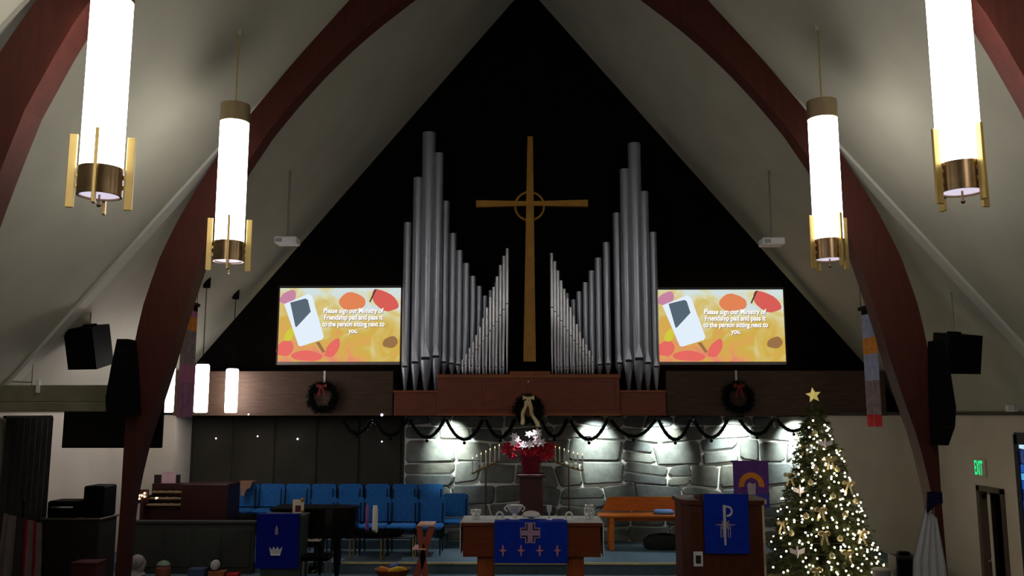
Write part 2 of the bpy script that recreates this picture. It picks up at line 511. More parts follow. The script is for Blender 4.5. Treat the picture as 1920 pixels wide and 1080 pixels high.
def arch_mesh(f, b):
    n = 44
    I = resample(inn, n); O = resample(out, n)
    mb = MB()
    pts_i = [(-x, z) for x, z in I[::-1]] + I[1:]
    pts_o = [(-x, z) for x, z in O[::-1]] + O[1:]
    m = len(pts_i)
    vs = [(x, f, z) for x, z in pts_i] + [(x, f, z) for x, z in pts_o] + [(x, b, z) for x, z in pts_i] + [(x, b, z) for x, z in pts_o]
    fs = []
    for i in range(m - 1):
        fs += [(i, i + 1, m + i + 1, m + i), (2 * m + i, 3 * m + i, 3 * m + i + 1, 2 * m + i + 1), (i, 2 * m + i, 2 * m + i + 1, i + 1), (m + i, m + i + 1, 3 * m + i + 1, 3 * m + i)]
    fs += [(0, m, 3 * m, 2 * m), (m - 1, 3 * m - 1, 4 * m - 1, 2 * m - 1)]
    return mb.add(vs, fs)


tag(arch_mesh(AF, AB).build('timber_arch', M_arch), 'dark red laminated timber arch standing behind the inner pair of big pendants', 'arch')
tag(arch_mesh(6.70, 6.95).build('timber_arch', M_arch), 'dark red laminated timber arch just behind the outer pair of big pendants', 'arch')

# tie beam from the arch to the left wall
a = W(0, 722, 11.0); b = W(222, 772, 11.0)
tb = MB().box(-HW, b.x, 11.02, 11.24, b.z + .12, a.z, bev=.01).box(-HW, b.x - .0, 10.95, 11.3, b.z, b.z + .12, bev=.012)
tag(tb.build('tie_beam', mat('tie_beam_paint', (128, 124, 98), 0.8)), 'olive beige tie beam between timber arch and left wall', 'beam')

# ================================================================== LAMPS
def pendant(x, d, label):
    zb = CZ + 1.66       # underside of the brass collar
    t = thing('pendant_lamp', label, 'pendant lamp', (x, d, zb), 'big pendant lamps of the nave')
    R = .158
    MB().lathe((x, d, zb), [(R, .2), (R, 1.6)], 32).build('glass_tube', M_lamp, t, True)
    MB().lathe((x, d, zb), [(R - .012, 0), (R + .006, 0), (R + .006, .22), (R - .012, .22), (R - .012, 0)], 32, caps=False).build('lower_collar', M_brassd, t, True)
    MB().lathe((x, d, zb), [(.02, .012), (R - .014, .012), (R - .014, .02), (.02, .02)], 32).build('bottom_diffuser', M_lampb, t, True)
    MB().lathe((x, d, zb), [(R - .01, 1.59), (R + .006, 1.59), (R + .006, 1.80), (R - .03, 1.81), (.012, 1.82)], 32).build('upper_cap', M_cap, t, True)
    for k in range(4):
        a = math.radians(-74 + 90 * k)
        cx, cy = x + math.cos(a) * (R + .05), d + math.sin(a) * (R + .05)
        Mx = Matrix.Translation((cx, cy, 0)) @ Matrix.Rotation(a, 4, 'Z')
        b = MB().box(-.03, .03, -.012, .012, zb - .1, zb + .48, bev=.003, M=Mx)
        b.box(-.05, -.02, -.008, .008, zb + .06, zb + .09, M=Mx).box(-.05, -.02, -.008, .008, zb + .14, zb + .17, M=Mx)
        b.build('brass_bar', M_brass, t)
    MB().cyl((x, d, zb - .06), (x, d, zb + .015), .008, n=10).sphere((x, d, zb - .07), .018, 10).build('finial', M_brassd, t, True)
    MB().cyl((x, d, zb + 1.81), (x, d, roof_z(x) - .01), .008, n=10).build('stem', M_brass, t, True)
    MB().lathe((x, d, roof_z(x) - .04), [(.02, 0), (.03, .01), (.03, .12)], 16).build('canopy', M_ceil, t, True)
    return t


M_cap = mat('brass_cap_pale', (166, 146, 112), 0.4, 0.6, var=.1)
for x, d, lab in ((-3.305, 6.55, 'big glowing cylinder pendant before the outer arch, on the dark monitor side'),
                  (3.305, 6.55, 'big glowing cylinder pendant before the outer arch, on the exit sign side'),
                  (-3.305, 9.5, 'big glowing white cylinder pendant with brass cap, before the inner arch near the choir screen'),
                  (3.305, 9.5, 'big glowing white cylinder pendant with brass cap, before the inner arch near the tree'),
                  (-3.305, 3.6, 'added unseen fill pendant nearer the nave entrance, in line with the monitor side'),  # from here on: unseen pairs added to throw more light forward into the room
                  (3.305, 3.6, 'added unseen fill pendant nearer the nave entrance, in line with the exit side'),
                  (-3.305, 0.6, 'added unseen fill pendant at the rear of the nave, monitor side'),
                  (3.305, 0.6, 'added unseen fill pendant at the rear of the nave, exit side')):
    pendant(x, d, lab)

SX = W(378, 730, 13.9).x
for d, lab in ((12.55, 'small glowing cylinder pendant partly hidden behind the dark monitor'), (13.9, 'small glowing cylinder pendant beside the purple long banner, middle of three'), (15.32, 'small glowing cylinder pendant closest to the wood fascia')):
    t = thing('small_pendant', lab, 'pendant lamp', (SX, d, CZ + .01), 'small pendants over the choir')
    MB().lathe((SX, d, CZ + .01), [(.09, 0), (.105, .02), (.105, .74), (.09, .76)], 24).build('glass_tube', M_lamps, t, True)
    MB().lathe((SX, d, CZ + .77), [(.1, 0), (.1, .02), (.02, .05)], 24).build('top_cap', M_black, t, True)
    MB().cyl((SX, d, CZ + .8), (SX, d, roof_z(SX) - .005), .007, n=8).build('stem', M_black, t, True)
    MB().lathe((SX, d, roof_z(SX) - .1), [(.05, 0), (.06, .02), (.06, .18)], 16).build('canopy', M_black, t, True)


def spot(name, parent, loc, target, watts, angle, blend=.6, rgb=(255, 255, 250), r=.03):
    l = bpy.data.lights.new(name, 'SPOT'); l.energy = watts; l.spot_size = math.radians(angle); l.spot_blend = blend
    l.color = lin(rgb); l.shadow_soft_size = r
    o = bpy.data.objects.new(name, l); COL.objects.link(o)
    o.parent = parent; o.location = Vector(loc) - ORG[parent.name]
    o.rotation_euler = (Vector(target) - Vector(loc)).to_track_quat('-Z', 'Y').to_euler()
    return o


DL = [(845, 1.0), (1115, 1.05), (1240, 1.1), (1375, 1.25), (1492, 2.0)]
DLAB = ['over the chair side candelabrum', 'over the bench side candelabrum', 'over the middle of the bench', 'over the purple banner', 'beside the tree top']
for (px, f), wl in zip(DL, DLAB):
    x = W(px, 800, YS).x
    loc = (x, 15.86, FB - .03)
    t = thing('downlight', 'recessed soffit downlight washing the stone wall ' + wl, 'downlight', loc, 'downlights over the stone wall')
    MB().lathe((x, 15.86, FB - .03), [(.05, 0), (.065, 0), (.065, .028), (.05, .028)], 20).build('trim_ring', M_black, t, True)
    MB().lathe((x, 15.86, FB - .022), [(.01, 0), (.05, 0), (.05, .02)], 20).build('lens', M_can, t, True)
    spot('lamp', t, (x, 15.86, FB - .04), (x, 16.4, FB - .52), DOWNLIGHT_W * f, 76, 1.0, (242, 252, 246))
# wider cans added to the front of the soffit to brighten the chancel floor
for px, w_, lab in ((700, 36, 'added soffit fill light over the choir chairs'), (905, 50, 'added fill light under the organ case on the choir side of the wreath'), (1080, 56, 'added fill light under the organ case over the bench end'), (1300, 56, 'added soffit fill light over the wooden bench and pulpit')):
    yl = 15.42 if 740 < px < 1248 else 15.8
    x = W(px, 800, yl).x; zl = FB - .02
    t = thing('downlight', lab, 'downlight', (x, yl, zl))
    MB().lathe((x, yl, zl - .01), [(.05, 0), (.065, 0), (.065, .03), (.05, .03)], 20).build('trim_ring', M_black, t, True)
    MB().lathe((x, yl, zl - .004), [(.01, 0), (.05, 0), (.05, .02)], 20).build('lens', M_can, t, True)
    spot('lamp', t, (x, yl, zl - .03), (x, yl - 1.2, 0), w_, 95, .7, (238, 248, 255))
loc = W(992, 781, 15.33)
t = thing('downlight', 'accent downlight under the organ case above the white flowers', 'downlight', loc)
MB().lathe(loc, [(.04, -.03), (.055, -.03), (.055, 0), (.04, 0)], 20).build('trim_ring', M_black, t, True)
MB().lathe(loc, [(.01, -.02), (.04, -.02), (.04, 0)], 20).build('lens', M_can, t, True)
spot('lamp', t, loc + Vector((0, 0, -.04)), W(990, 830, 15.3), 45, 70, .5, (255, 246, 255))
# small dim indicator lights in the choir corner
for px, py, d, f in ((716, 778, 15.55, 1.2), (716, 828, 16.3, .5), (558, 823, 16.3, .8), (405, 822, 16.3, .6), (483, 818, 16.3, .5), (466, 777, 15.55, .6)):
    p = W(px, py, d)
    nm = 'tiny white light under the wood fascia edge' if d < 16 else 'tiny white light on the dark choir panelling'
    t = thing('indicator_light', nm, 'light', p, 'tiny fascia lights' if d < 16 else 'tiny choir wall lights')
    MB().sphere(p, (.022 * f + .012) * .6, 10).build('lens', M_led, t, True)
    if d < 16: MB().cyl(p + Vector((0, .01, 0)), (p.x, p.y + .03, FB + .02), .012, n=8).build('bracket', M_black, t)
    else: MB().cyl(p, (p.x, YS - .03, p.z), .01, n=8).build('bracket', M_black, t)

# ================================================================== ORGAN
YC = 15.3       # face of the organ case
xo0, xo1 = W(738, 760, YC).x, W(1250, 760, YC).x
xi0, xi1 = W(820, 740, YC).x, W(1162, 740, YC).x
zc0 = FB - .005
zlo = W(780, 733, YC).z; zhi = W(900, 703, YC).z; zmid = W(990, 696, YC).z
org = thing('pipe_organ', 'pipe organ with grey metal pipes rising from a brown wood case', 'organ', (0, 15.7, zc0))
MB().box(xi0, xi1, YC, YG - .01, zc0, zhi, bev=.008).build('case_front', M_case, org)
MB().box(xi0 - .02, xi1 + .02, YC - .03, YC + .02, zhi - .06, zhi + .012, bev=.008).box(xi0 - .01, xi1 + .01, YC - .025, YC + .01, zc0, zc0 + .05, bev=.006).build('case_moulding', M_trimw, org)
MB().box(W(955, 700, YC).x, W(1032, 700, YC).x, YC - .015, YG - .02, zhi, zmid, bev=.006).build('centre_block', M_trimw, org)
for a, b in ((xo0, xi0), (xi1, xo1)):
    MB().box(a, b, YC + .06, YG - .01, zc0, zlo, bev=.008).build('side_case', M_case, org)
    MB().box(a - .015, b, YC + .03, YC + .08, zlo - .03, zlo + .012, bev=.006).build('case_moulding', M_trimw, org)
for k in range(4):
    xx = xi0 + .05 + k * (xi1 - xi0 - .1) / 4
    MB().box(xx + .03, xx + (xi1 - xi0 - .1) / 4 - .03, YC - .008, YC + .01, zc0 + .1, zhi - .11, bev=.006).build('case_panel', M_case, org)


def pipe(px, top, mouth, base, wpx, y, m):
    p0 = W(px, mouth, y); zt = W(px, top, y).z; zb = base; r = wpx / FPX * y / 2
    x = p0.x; zm = max(p0.z, zb + .05)
    n = 14
    b = MB()
    b.lathe((x, y, 0), [(r * .22, zb), (r * .3, zb + .01), (r * .98, zm - .02), (r, zm), (r, zt), (r * .9, zt), (r * .9, zt - .05)], n)
    o = b.build('organ_pipe', m, org, True)
    # upper lip and dark mouth
    h = min(max(r * 1.1, .025), .12)
    MB().box(x - r * .62, x + r * .62, y - r * 1.02, y - r * .6, zm + .005, zm + .005 + h * .45).build('mouth', M_mouth, o)
    if r > .045:
        MB().add([(x - r * .62, y - r * 1.03, zm + h * .5), (x + r * .62, y - r * 1.03, zm + h * .5), (x, y - r * 1.04, zm + h * 2.6), (x, y - r * .5, zm + h)], [(0, 1, 2), (0, 2, 3), (1, 3, 2), (0, 3, 1)]).build('upper_lip', m, o)


# tall outer groups (px, top, mouth, width px)
for px, top, mo, w in ((760, 418, 690, 15), (779, 334, 683, 19), (799, 250, 676, 26), (818, 288, 672, 19)):
    pipe(px, top, mo, zlo + .005, w, 15.58, M_pipe)
for px, top, mo, w in ((832, 378, 682, 16), (847, 438, 684, 14), (860, 470, 686, 13), (873, 494, 687, 13), (886, 518, 688, 11.5), (898, 537, 689, 10.5), (909, 555, 690, 9.5), (920, 545, 690, 9), (931, 530, 690, 9), (942, 512, 690, 9)):
    pipe(px, top, mo, zhi + .005, w, 15.72, M_pipe)
for px, top, mo, w in ((1230, 436, 690, 14), (1214, 360, 684, 18), (1197, 270, 677, 25), (1178, 318, 680, 20)):
    pipe(px, top, mo, zlo + .005, w, 15.58, M_pipe)
for px, top, mo, w in ((1161, 400, 684, 16), (1140, 455, 685, 14), (1124, 484, 686, 13), (1111, 508, 687, 12), (1099, 530, 688, 11), (1087, 547, 689, 10.5), (1076, 562, 690, 9.5), (1064, 550, 690, 9), (1053, 535, 690, 9), (1043, 515, 690, 9)):
    pipe(px, top, mo, zhi + .005, w, 15.72, M_pipe)


def interp(t, xs, ys):
    if t <= xs[0]: return ys[0]
    for i in range(len(xs) - 1):
        if t <= xs[i + 1]: return ys[i] + (ys[i + 1] - ys[i]) * (t - xs[i]) / (xs[i + 1] - xs[i])
    return ys[-1]


# short bright front ranks rising towards the cross
for i in range(14):
    off = i * 6.4
    top = interp(off, [0, 10, 22, 34, 47, 59, 70, 84], [466, 488, 528, 563, 604, 632, 652, 676])
    mo = interp(off, [0, 7, 14, 21, 28, 40, 50, 64, 84], [571, 583, 595, 608, 615, 634, 648, 664, 688])
    pipe(951 - off, top, mo, zhi + .005, 7.0 - i * .16, 15.42, M_pipe2)
    off2 = off * .92
    top = interp(off2, [0, 9, 16, 23, 34, 43, 52, 59, 72, 84], [475, 498, 522, 540, 572, 598, 620, 635, 660, 676])
    mo = interp(off2, [0, 9, 16, 23, 30, 40, 50, 64, 84], [578, 590, 600, 613, 622, 638, 650, 666, 688])
    pipe(1035 + off2, top, mo, zhi + .005, 7.0 - i * .16, 15.42, M_pipe2)

# ================================================================== CROSS
ycr = 16.05
cr = thing('wall_cross', 'tall gold cross with a ring at the crossing on black wall', 'cross', W(993, 678, ycr))
t0, t1 = W(994, 257, ycr), W(993, 678, ycr)
MB().prism([(t1.x - .115, t1.z), (t1.x + .115, t1.z), (t0.x + .05, t0.z), (t0.x - .05, t0.z)], ycr - .05, ycr + .04).build('upright', M_gold, cr)
l0, l1 = W(893, 383, ycr), W(1102, 383, ycr)
hm = .055
mx = (l0.x + l1.x) / 2
MB().prism([(l0.x, l0.z - .065), (mx, l0.z - .04), (l1.x, l0.z - .065), (l1.x, l0.z + .065), (mx, l0.z + .04), (l0.x, l0.z + .065)], ycr - .06, ycr + .03).build('crossbar', M_gold, cr)
rc = W(993, 387, ycr)
rr = .27
MB().tube([(rc.x + rr * math.cos(a), ycr - .02, rc.z + rr * math.sin(a)) for a in [2 * PI * i / 40 for i in range(41)]], .022, 8).build('ring', M_gold, cr, True)
for z in (t1.z + .5, t0.z - .5):
    MB().cyl((rc.x, ycr + .03, z), (rc.x, YG + .01, z), .02, n=8).build('standoff', M_black, cr)
MB().cyl((rc.x, ycr + .03, t1.z + .02), (rc.x, YG + .01, t1.z + .02), .02, n=8).build('standoff', M_black, cr)

# ================================================================== SCREENS
def screen_mat():
    m = bpy.data.materials.new('screen_picture'); m.use_nodes = True
    nt = m.node_tree; N = nt.nodes; L = nt.links
    b = N['Principled BSDF']; b.inputs['Base Color'].default_value = (.02, .02, .02, 1); b.inputs['Roughness'].default_value = .8
    tc = N.new('ShaderNodeTexCoord')
    nz = N.new('ShaderNodeTexNoise'); nz.inputs['Scale'].default_value = 2.6; nz.inputs['Detail'].default_value = 2; nz.inputs['Distortion'].default_value = .8
    L.new(tc.outputs['Object'], nz.inputs['Vector'])
    sp = N.new('ShaderNodeSeparateXYZ'); L.new(tc.outputs['Object'], sp.inputs[0])
    # low part warmer and redder to the left, top paler
    mz = N.new('ShaderNodeMapRange'); mz.inputs[1].default_value = 0; mz.inputs[2].default_value = 1.35; mz.inputs[3].default_value = -.3; mz.inputs[4].default_value = .34
    L.new(sp.outputs['Z'], mz.inputs[0])
    mx_ = N.new('ShaderNodeMapRange'); mx_.inputs[1].default_value = -1.0; mx_.inputs[2].default_value = 1.0; mx_.inputs[3].default_value = -.1; mx_.inputs[4].default_value = .1
    L.new(sp.outputs['X'], mx_.inputs[0])
    a1 = N.new('ShaderNodeMath'); L.new(nz.outputs['Fac'], a1.inputs[0]); L.new(mz.outputs[0], a1.inputs[1])
    a2 = N.new('ShaderNodeMath'); L.new(a1.outputs[0], a2.inputs[0]); L.new(mx_.outputs[0], a2.inputs[1])
    rp = N.new('ShaderNodeValToRGB'); cr_ = rp.color_ramp
    cols = [(.02, (224, 108, 92)), (.16, (226, 140, 104)), (.28, (216, 164, 84)), (.42, (206, 172, 72)), (.58, (212, 190, 116)), (.74, (216, 212, 166)), (.9, (208, 222, 222))]
    cr_.elements[0].position = cols[0][0]; cr_.elements[0].color = lin(cols[0][1]) + (1,)
    cr_.elements[1].position = cols[-1][0]; cr_.elements[1].color = lin(cols[-1][1]) + (1,)
    for p, c_ in cols[1:-1]:
        e = cr_.elements.new(p); e.color = lin(c_) + (1,)
    L.new(a2.outputs[0], rp.inputs['Fac']); L.new(rp.outputs['Color'], b.inputs['Emission Color'])
    b.inputs['Emission Strength'].default_value = 1.0
    return m


M_scr = screen_mat()
def em(name, rgb, e=1.0): return mat('screen_' + name, (10, 10, 10), .8, var=0, emit=e, ecol=rgb)
MS = {'white': em('white', (226, 238, 250)), 'slate': em('slate', (84, 100, 112)), 'red': em('red', (214, 92, 84)), 'orange': em('orange', (224, 130, 84)), 'text': em('text', (255, 252, 250), 1.15),
      'shadow': em('shadow', (110, 92, 96)), 'stem': em('stem', (70, 60, 50)), 'brown': em('brown', (150, 110, 70)), 'mauve': em('mauve', (196, 130, 160)), 'coral': em('coral', (228, 104, 96)), 'olive': em('olive', (206, 200, 60))}
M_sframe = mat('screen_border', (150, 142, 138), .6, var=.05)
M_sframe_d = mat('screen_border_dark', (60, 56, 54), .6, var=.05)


def screen(px0, px1, py0, py1, label):
    ys = 15.75
    a = W(px0, py1, ys); b = W(px1, py0, ys)
    w, h = b.x - a.x, b.z - a.z
    t = thing('projection_screen', label, 'screen', (a.x + w / 2, ys, a.z))
    MB().box(a.x, b.x, ys, ys + .05, a.z, a.z + .055, bev=.004).build('bottom_bar', M_sframe, t)
    MB().box(a.x, b.x, ys, ys + .05, b.z - .045, b.z, bev=.004).build('top_bar', M_sframe_d, t)
    MB().box(a.x, a.x + .025, ys, ys + .05, a.z, b.z).box(b.x - .02, b.x, ys, ys + .05, a.z, b.z).build('side_bar', M_sframe_d, t)
    sf = MB().box(a.x + .02, b.x - .02, ys + .012, ys + .04, a.z + .05, b.z - .04).build('picture', M_scr, t)
    for xx in (a.x + .3, b.x - .3):
        MB().cyl((xx, ys + .04, b.z - .1), (xx, YG + .005, b.z - .1), .015, n=8).build('mount', M_black, t)
    # shapes in u (0..1 left to right), v (0..1 top to bottom) of the picture
    U0, V0, UW, VH = a.x + .02, b.z - .04, w - .04, h - .09
    layer = [0]
    def pt(u, v, y): return (U0 + u * UW, y, V0 - v * VH)
    def shape(name, pts, m):
        layer[0] += 1
        y = ys + .0115 - layer[0] * .0004
        n = len(pts)
        mb = MB().add([pt(u, v, y) for u, v in pts] + [pt(u, v, ys + .013) for u, v in pts], [tuple(range(n))] + [(i, (i + 1) % n, n + (i + 1) % n, n + i) for i in range(n)])
        mb.build(name, m, sf)
    def blob(cu, cv, ru, rv, ang=0, n=18, pw=1.0):
        r = []
        for i in range(n):
            t_ = 2 * PI * i / n
            x, y = ru * math.cos(t_), rv * math.sin(t_) * (1 + .12 * math.sin(3 * t_))
            r.append((cu + x * math.cos(ang) - y * math.sin(ang), cv + x * math.sin(ang) + y * math.cos(ang)))
        return r
    shape('painted_leaf', blob(.07, .13, .06, .1, .4), MS['mauve'])
    shape('painted_leaf', blob(.06, .82, .07, .11, .2), MS['coral'])
    shape('painted_leaf', blob(.24, .92, .13, .07, .1), MS['coral'])
    shape('painted_leaf', blob(.45, .82, .05, .13, .3), MS['coral'])
    shape('painted_leaf', blob(.09, .64, .035, .09, .2), MS['olive'])
    shape('painted_leaf', blob(.60, .19, .11, .12, -.2), MS['orange'])
    shape('painted_leaf', blob(.87, .18, .09, .16, -.5), MS['red'])
    shape('painted_leaf', blob(.92, .74, .06, .08, .3), MS['brown'])
    shape('painted_stem', [(.785, .02), (.80, .02), (.75, .2), (.74, .19)], MS['stem'])
    shape('pad', [(.04, .22), (.24, .08), (.27, .12), (.375, .66), (.36, .7), (.19, .79), (.17, .78)], MS['white'])
    shape('pad_page', [(.09, .2), (.215, .145), (.235, .165), (.262, .325), (.15, .53), (.14, .53)], MS['slate'])
    shape('pencil', [(.31, .74), (.34, .73), (.39, .86), (.37, .88)], MS['brown'])
    for li, (msg, wf) in enumerate((('Please sign our Ministry of', .49), ('Friendship pad and pass it', .48), ('to the person sitting next to', .51), ('you.', .075))):
        vs, fs = text_mesh(msg, .125, .003, 0, 'CENTER')
        zx = max(v.x for v in vs) - min(v.x for v in vs); k = wf * UW / zx
        mxc = (max(v.x for v in vs) + min(v.x for v in vs)) / 2
        cx, cz = U0 + .615 * UW, V0 - (.315 + .09 * li) * VH
        for nm, m, dx, dz, y in (('lettering_shadow', MS['shadow'], .009, -.011, ys + .0045), ('lettering', MS['text'], 0, 0, ys + .003)):
            o = MB().add([(cx + (v.x - mxc) * k + dx, y, cz + (v.y - .0) * 1.0 + dz) for v in vs], fs).build(nm, m, sf)
            o['kind'] = 'stuff'


screen(517, 754, 535, 684, 'lit projection screen with autumn slide, above the blue choir chairs')
screen(1233, 1470, 538, 684, 'lit projection screen with autumn slide, above the wooden bench and pulpit')

# ================================================================== WREATHS, GARLANDS, BOWS
def wreath(px, py, d, R, r, label, bow, seed):
    random.seed(seed)
    c = W(px, py, d)
    t = thing('wreath', label, 'wreath', c - Vector((0, 0, R + r)))
    mb = MB()
    mb.tube([(c.x + R * math.cos(a), d, c.z + R * math.sin(a)) for a in [2 * PI * i / 24 for i in range(25)]], r * .45, 8)
    for i in range(420):
        a = random.random() * 2 * PI; b = random.random() * 2 * PI
        p = Vector((c.x + (R + r * .3 * math.cos(b)) * math.cos(a), d - abs(r * .3 * math.sin(b)), c.z + (R + r * .3 * math.cos(b)) * math.sin(a)))
        dr_ = Vector((math.cos(a) * math.cos(b) - math.sin(a) * .7, -abs(math.sin(b)), math.sin(a) * math.cos(b) + math.cos(a) * .7))
        sprigs(mb, p, dr_, r * .5, 3, r * .45, .008)
    mb.build('foliage', M_green, t)
    bm_, bz, bs = bow
    bow_mesh(t, Vector((c.x, d - r * .9, c.z + bz)), bs, bm_)
    return t, c


def bow_mesh(t, c, s, m, tails=True):
    mb = MB()
    for sg in (-1, 1):
        pts = []
        for i in range(13):
            a = PI * 2 * i / 12
            pts.append(Vector((c.x + sg * s * (.5 - .5 * math.cos(a)) * 1.0, c.y - .02 - .02 * math.sin(a), c.z + s * .42 * math.sin(a) + sg * 0)))
        vs = []
        for p in pts: vs += [p + Vector((0, -.03, 0)), p + Vector((0, .03, 0))]
        mb.add(vs, [(2 * i, 2 * i + 2, 2 * i + 3, 2 * i + 1) for i in range(12)])
        mb.prism([(c.x + sg * s * .1, c.z - s * .1), (c.x + sg * s * .9, c.z - s * .35), (c.x + sg * s * .9, c.z + s * .35), (c.x + sg * s * .1, c.z + s * .1)], c.y - .03, c.y - .015)
    mb.sphere(c + Vector((0, -.03, 0)), s * .2, 10)
    b = mb.build('bow', m, t)
    if tails:
        tm = MB()
        for sg in (-1, 1):
            pts = [c + Vector((sg * s * (.1 + .5 * k), -.03 - .01 * math.sin(k * 7), -s * 1.9 * k)) for k in [i / 8 for i in range(9)]]
            w = s * .17
            vs = []
            for p in pts: vs += [p + Vector((-w, 0, 0)), p + Vector((w, 0, 0)), p + Vector((w, .006, 0)), p + Vector((-w, .006, 0))]
            fs = []
            for i in range(8):
                for q in range(4): fs.append((4 * i + q, 4 * i + (q + 1) % 4, 4 * i + 4 + (q + 1) % 4, 4 * i + 4 + q))
            tm.add(vs, fs)
        tm.build('ribbon_tail', m, b)


for px, py, lab, sd in ((605, 745, 'dark evergreen wreath with red bow on fascia above the choir chairs', 3), (1384, 745, 'dark evergreen wreath with red bow on fascia above the purple banner', 4)):
    t, c = wreath(px, py, YF - .1, .22, .1, lab, (mat('wreath_bow_red', (120, 8, 14), .6), .2, .1), sd)
    MB().box(c.x - .018, c.x + .018, YF - .012, YF - .002, c.z + .2, FT + .005).build('hanger_strap', M_linen, t)
# centre wreath on the organ case, with champagne bow and long tails
random.seed(9)
t, c = wreath(991, 768, YC - .1, .2, .1, 'evergreen wreath with champagne bow on the front of organ case', (M_ribbon, .2, .11), 9)
for (x0, z0, x1, z1) in ((986, 752, 978, 796), (988, 752, 1009, 800)):
    p, q = W(x0, z0, YC - .22), W(x1, z1, YC - .2)
    MB().tube([p + (q - p) * (i / 8) + Vector((.015 * math.sin(i * 1.1), -.02 * math.sin(i * .9), 0)) for i in range(9)], [.028, .03, .026, .03, .034, .03, .034, .04, .03], 8).build('long_ribbon', M_ribbon, t, True)
MB().sphere(W(991, 716, YC - .02), .022, 10).build('hanger_knob', M_brass, t, True)

sw_list = [(640, 700, 812), (700, 766, 816), (766, 836, 820), (834, 908, 824), (908, 968, 820), (1012, 1066, 818), (1066, 1142, 824), (1142, 1232, 818), (1232, 1298, 824), (1298, 1367, 820), (1384, 1452, 814), (1454, 1520, 808)]
random.seed(12)
for i, (a, b, low) in enumerate(sw_list):
    yg = 15.68
    A, B = W(a + 3, 782, yg), W(b - 3, 782, yg); zl = W(a, low, yg).z
    A.z = B.z = FB - .075
    mb = MB(); pts = []
    for k in range(17):
        u = k / 16
        pts.append(Vector((A.x + (B.x - A.x) * u, yg + .01 * math.sin(k), A.z + (zl - A.z) * (1 - (2 * u - 1) ** 2))))
    mb.tube(pts, .03, 6)
    for k in range(16):
        for q in range(9):
            p = pts[k] + (pts[k + 1] - pts[k]) * random.random()
            dv = (pts[k + 1] - pts[k]).normalized() + Vector((random.uniform(-1, 1), random.uniform(-1, 1), random.uniform(-1, 1))) * .6
            sprigs(mb, p, dv, .03, 3, .045, .009)
    lab = 'dark evergreen garland swag under the soffit, ' + ['beside the dark choir panelling, outermost', 'over the choir panelling next to the stone wall', 'where choir panelling meets the stone wall', 'above the taller candles beside the chairs', 'between candelabrum and flowers on chair side', 'between flowers and candelabrum on bench side', 'above the candles beside the bench', 'above the near end of the wooden bench', 'above the middle of the wooden bench', 'above the pulpit', 'above the purple banner', 'touching the christmas tree top'][i]
    t = thing('garland', lab, 'garland', (A + B) / 2, 'garland swags along the soffit')
    mb.build('greenery', M_green, t)
    MB().sphere((pts[8].x, yg, pts[8].z - .06), .03, 10).cyl((pts[8].x, yg, pts[8].z - .04), pts[8], .005, n=6).build('hanging_ball', M_black, t, True)

# ================================================================== SPEAKERS, MONITOR, PROJECTORS, BANNERS
def hung_speaker(px, py, d, w, h, rot, tilt, label):
    c = W(px, py, d)
    t = thing('hanging_speaker', label, 'speaker', c - Vector((0, 0, h / 2)))
    Mx = Matrix.Translation(c) @ Matrix.Rotation(rot, 4, 'Z') @ Matrix.Rotation(tilt, 4, 'X')
    poly = [(-w / 2, -.2), (w / 2, -.2), (w * .34, .2), (-w * .34, .2)]
    MB().prismz(poly, -h / 2, h / 2).xf(Mx).build('cabinet', M_black, t)
    MB().box(-w / 2 + .02, w / 2 - .02, -.215, -.199, -h / 2 + .02, h / 2 - .02, bev=.005, M=Mx).build('grille', M_mesh, t)
    top = Mx @ Vector((0, .02, h / 2))
    MB().box(-.06, .06, -.04, .08, h / 2 - .005, h / 2 + .03, M=Mx).build('yoke', M_black, t)
    MB().cyl(top, (top.x, top.y, roof_z(top.x) + .0), .012, n=8).build('drop_rod', mat('rod_grey', (120, 118, 110), .5), t)


hung_speaker(171, 650, 11.55, .46, .54, math.radians(-16), math.radians(14), 'black trapezoid loudspeaker hung above the dark wall monitor')
hung_speaker(1789, 662, 11.6, .5, .5, math.radians(14), math.radians(10), 'black trapezoid loudspeaker hung above the green exit sign wall')
for s, outl, lab in ((-1, [(233, 638), (222, 690), (212, 745), (213, 778), (262, 778), (258, 700), (253, 638)], 'slim black column speaker on the arch beside the dark monitor'),
                     (1, [(1742, 640), (1757, 640), (1768, 700), (1778, 765), (1776, 800), (1764, 834), (1748, 834), (1744, 740)], 'slim black column speaker on the arch beside the green exit sign')):
    d = 10.9
    P = [W(a, b, d) for a, b in outl]
    zl, zh = min(q.z for q in P), max(q.z for q in P)
    t = thing('column_speaker', lab, 'speaker', (sum(q.x for q in P) / len(P), d, zl))
    MB().prism([(q.x, q.z) for q in P], d - .2, d + .04).build('cabinet', M_black, t)
    n = 6
    for k in range(1, n):
        z = zl + (zh - zl) * k / n
        xs = [q.x for q in P]
        ins = []
        for q, r in zip(P, P[1:] + P[:1]):
            if (q.z - z) * (r.z - z) < 0: ins.append(q.x + (r.x - q.x) * (z - q.z) / (r.z - q.z))
        MB().box(min(ins) + .01, max(ins) - .01, d - .206, d - .19, z - .004, z + .004).build('module_seam', M_blackg, t)
    xm = sum(q.x for q in P) / len(P)
    MB().box(xm - .05, xm + .05, d + .03, d + .12, zl + .25, zl + .31).box(xm - .05, xm + .05, d + .03, d + .12, zh - .3, zh - .24).build('arch_bracket', M_black, t)
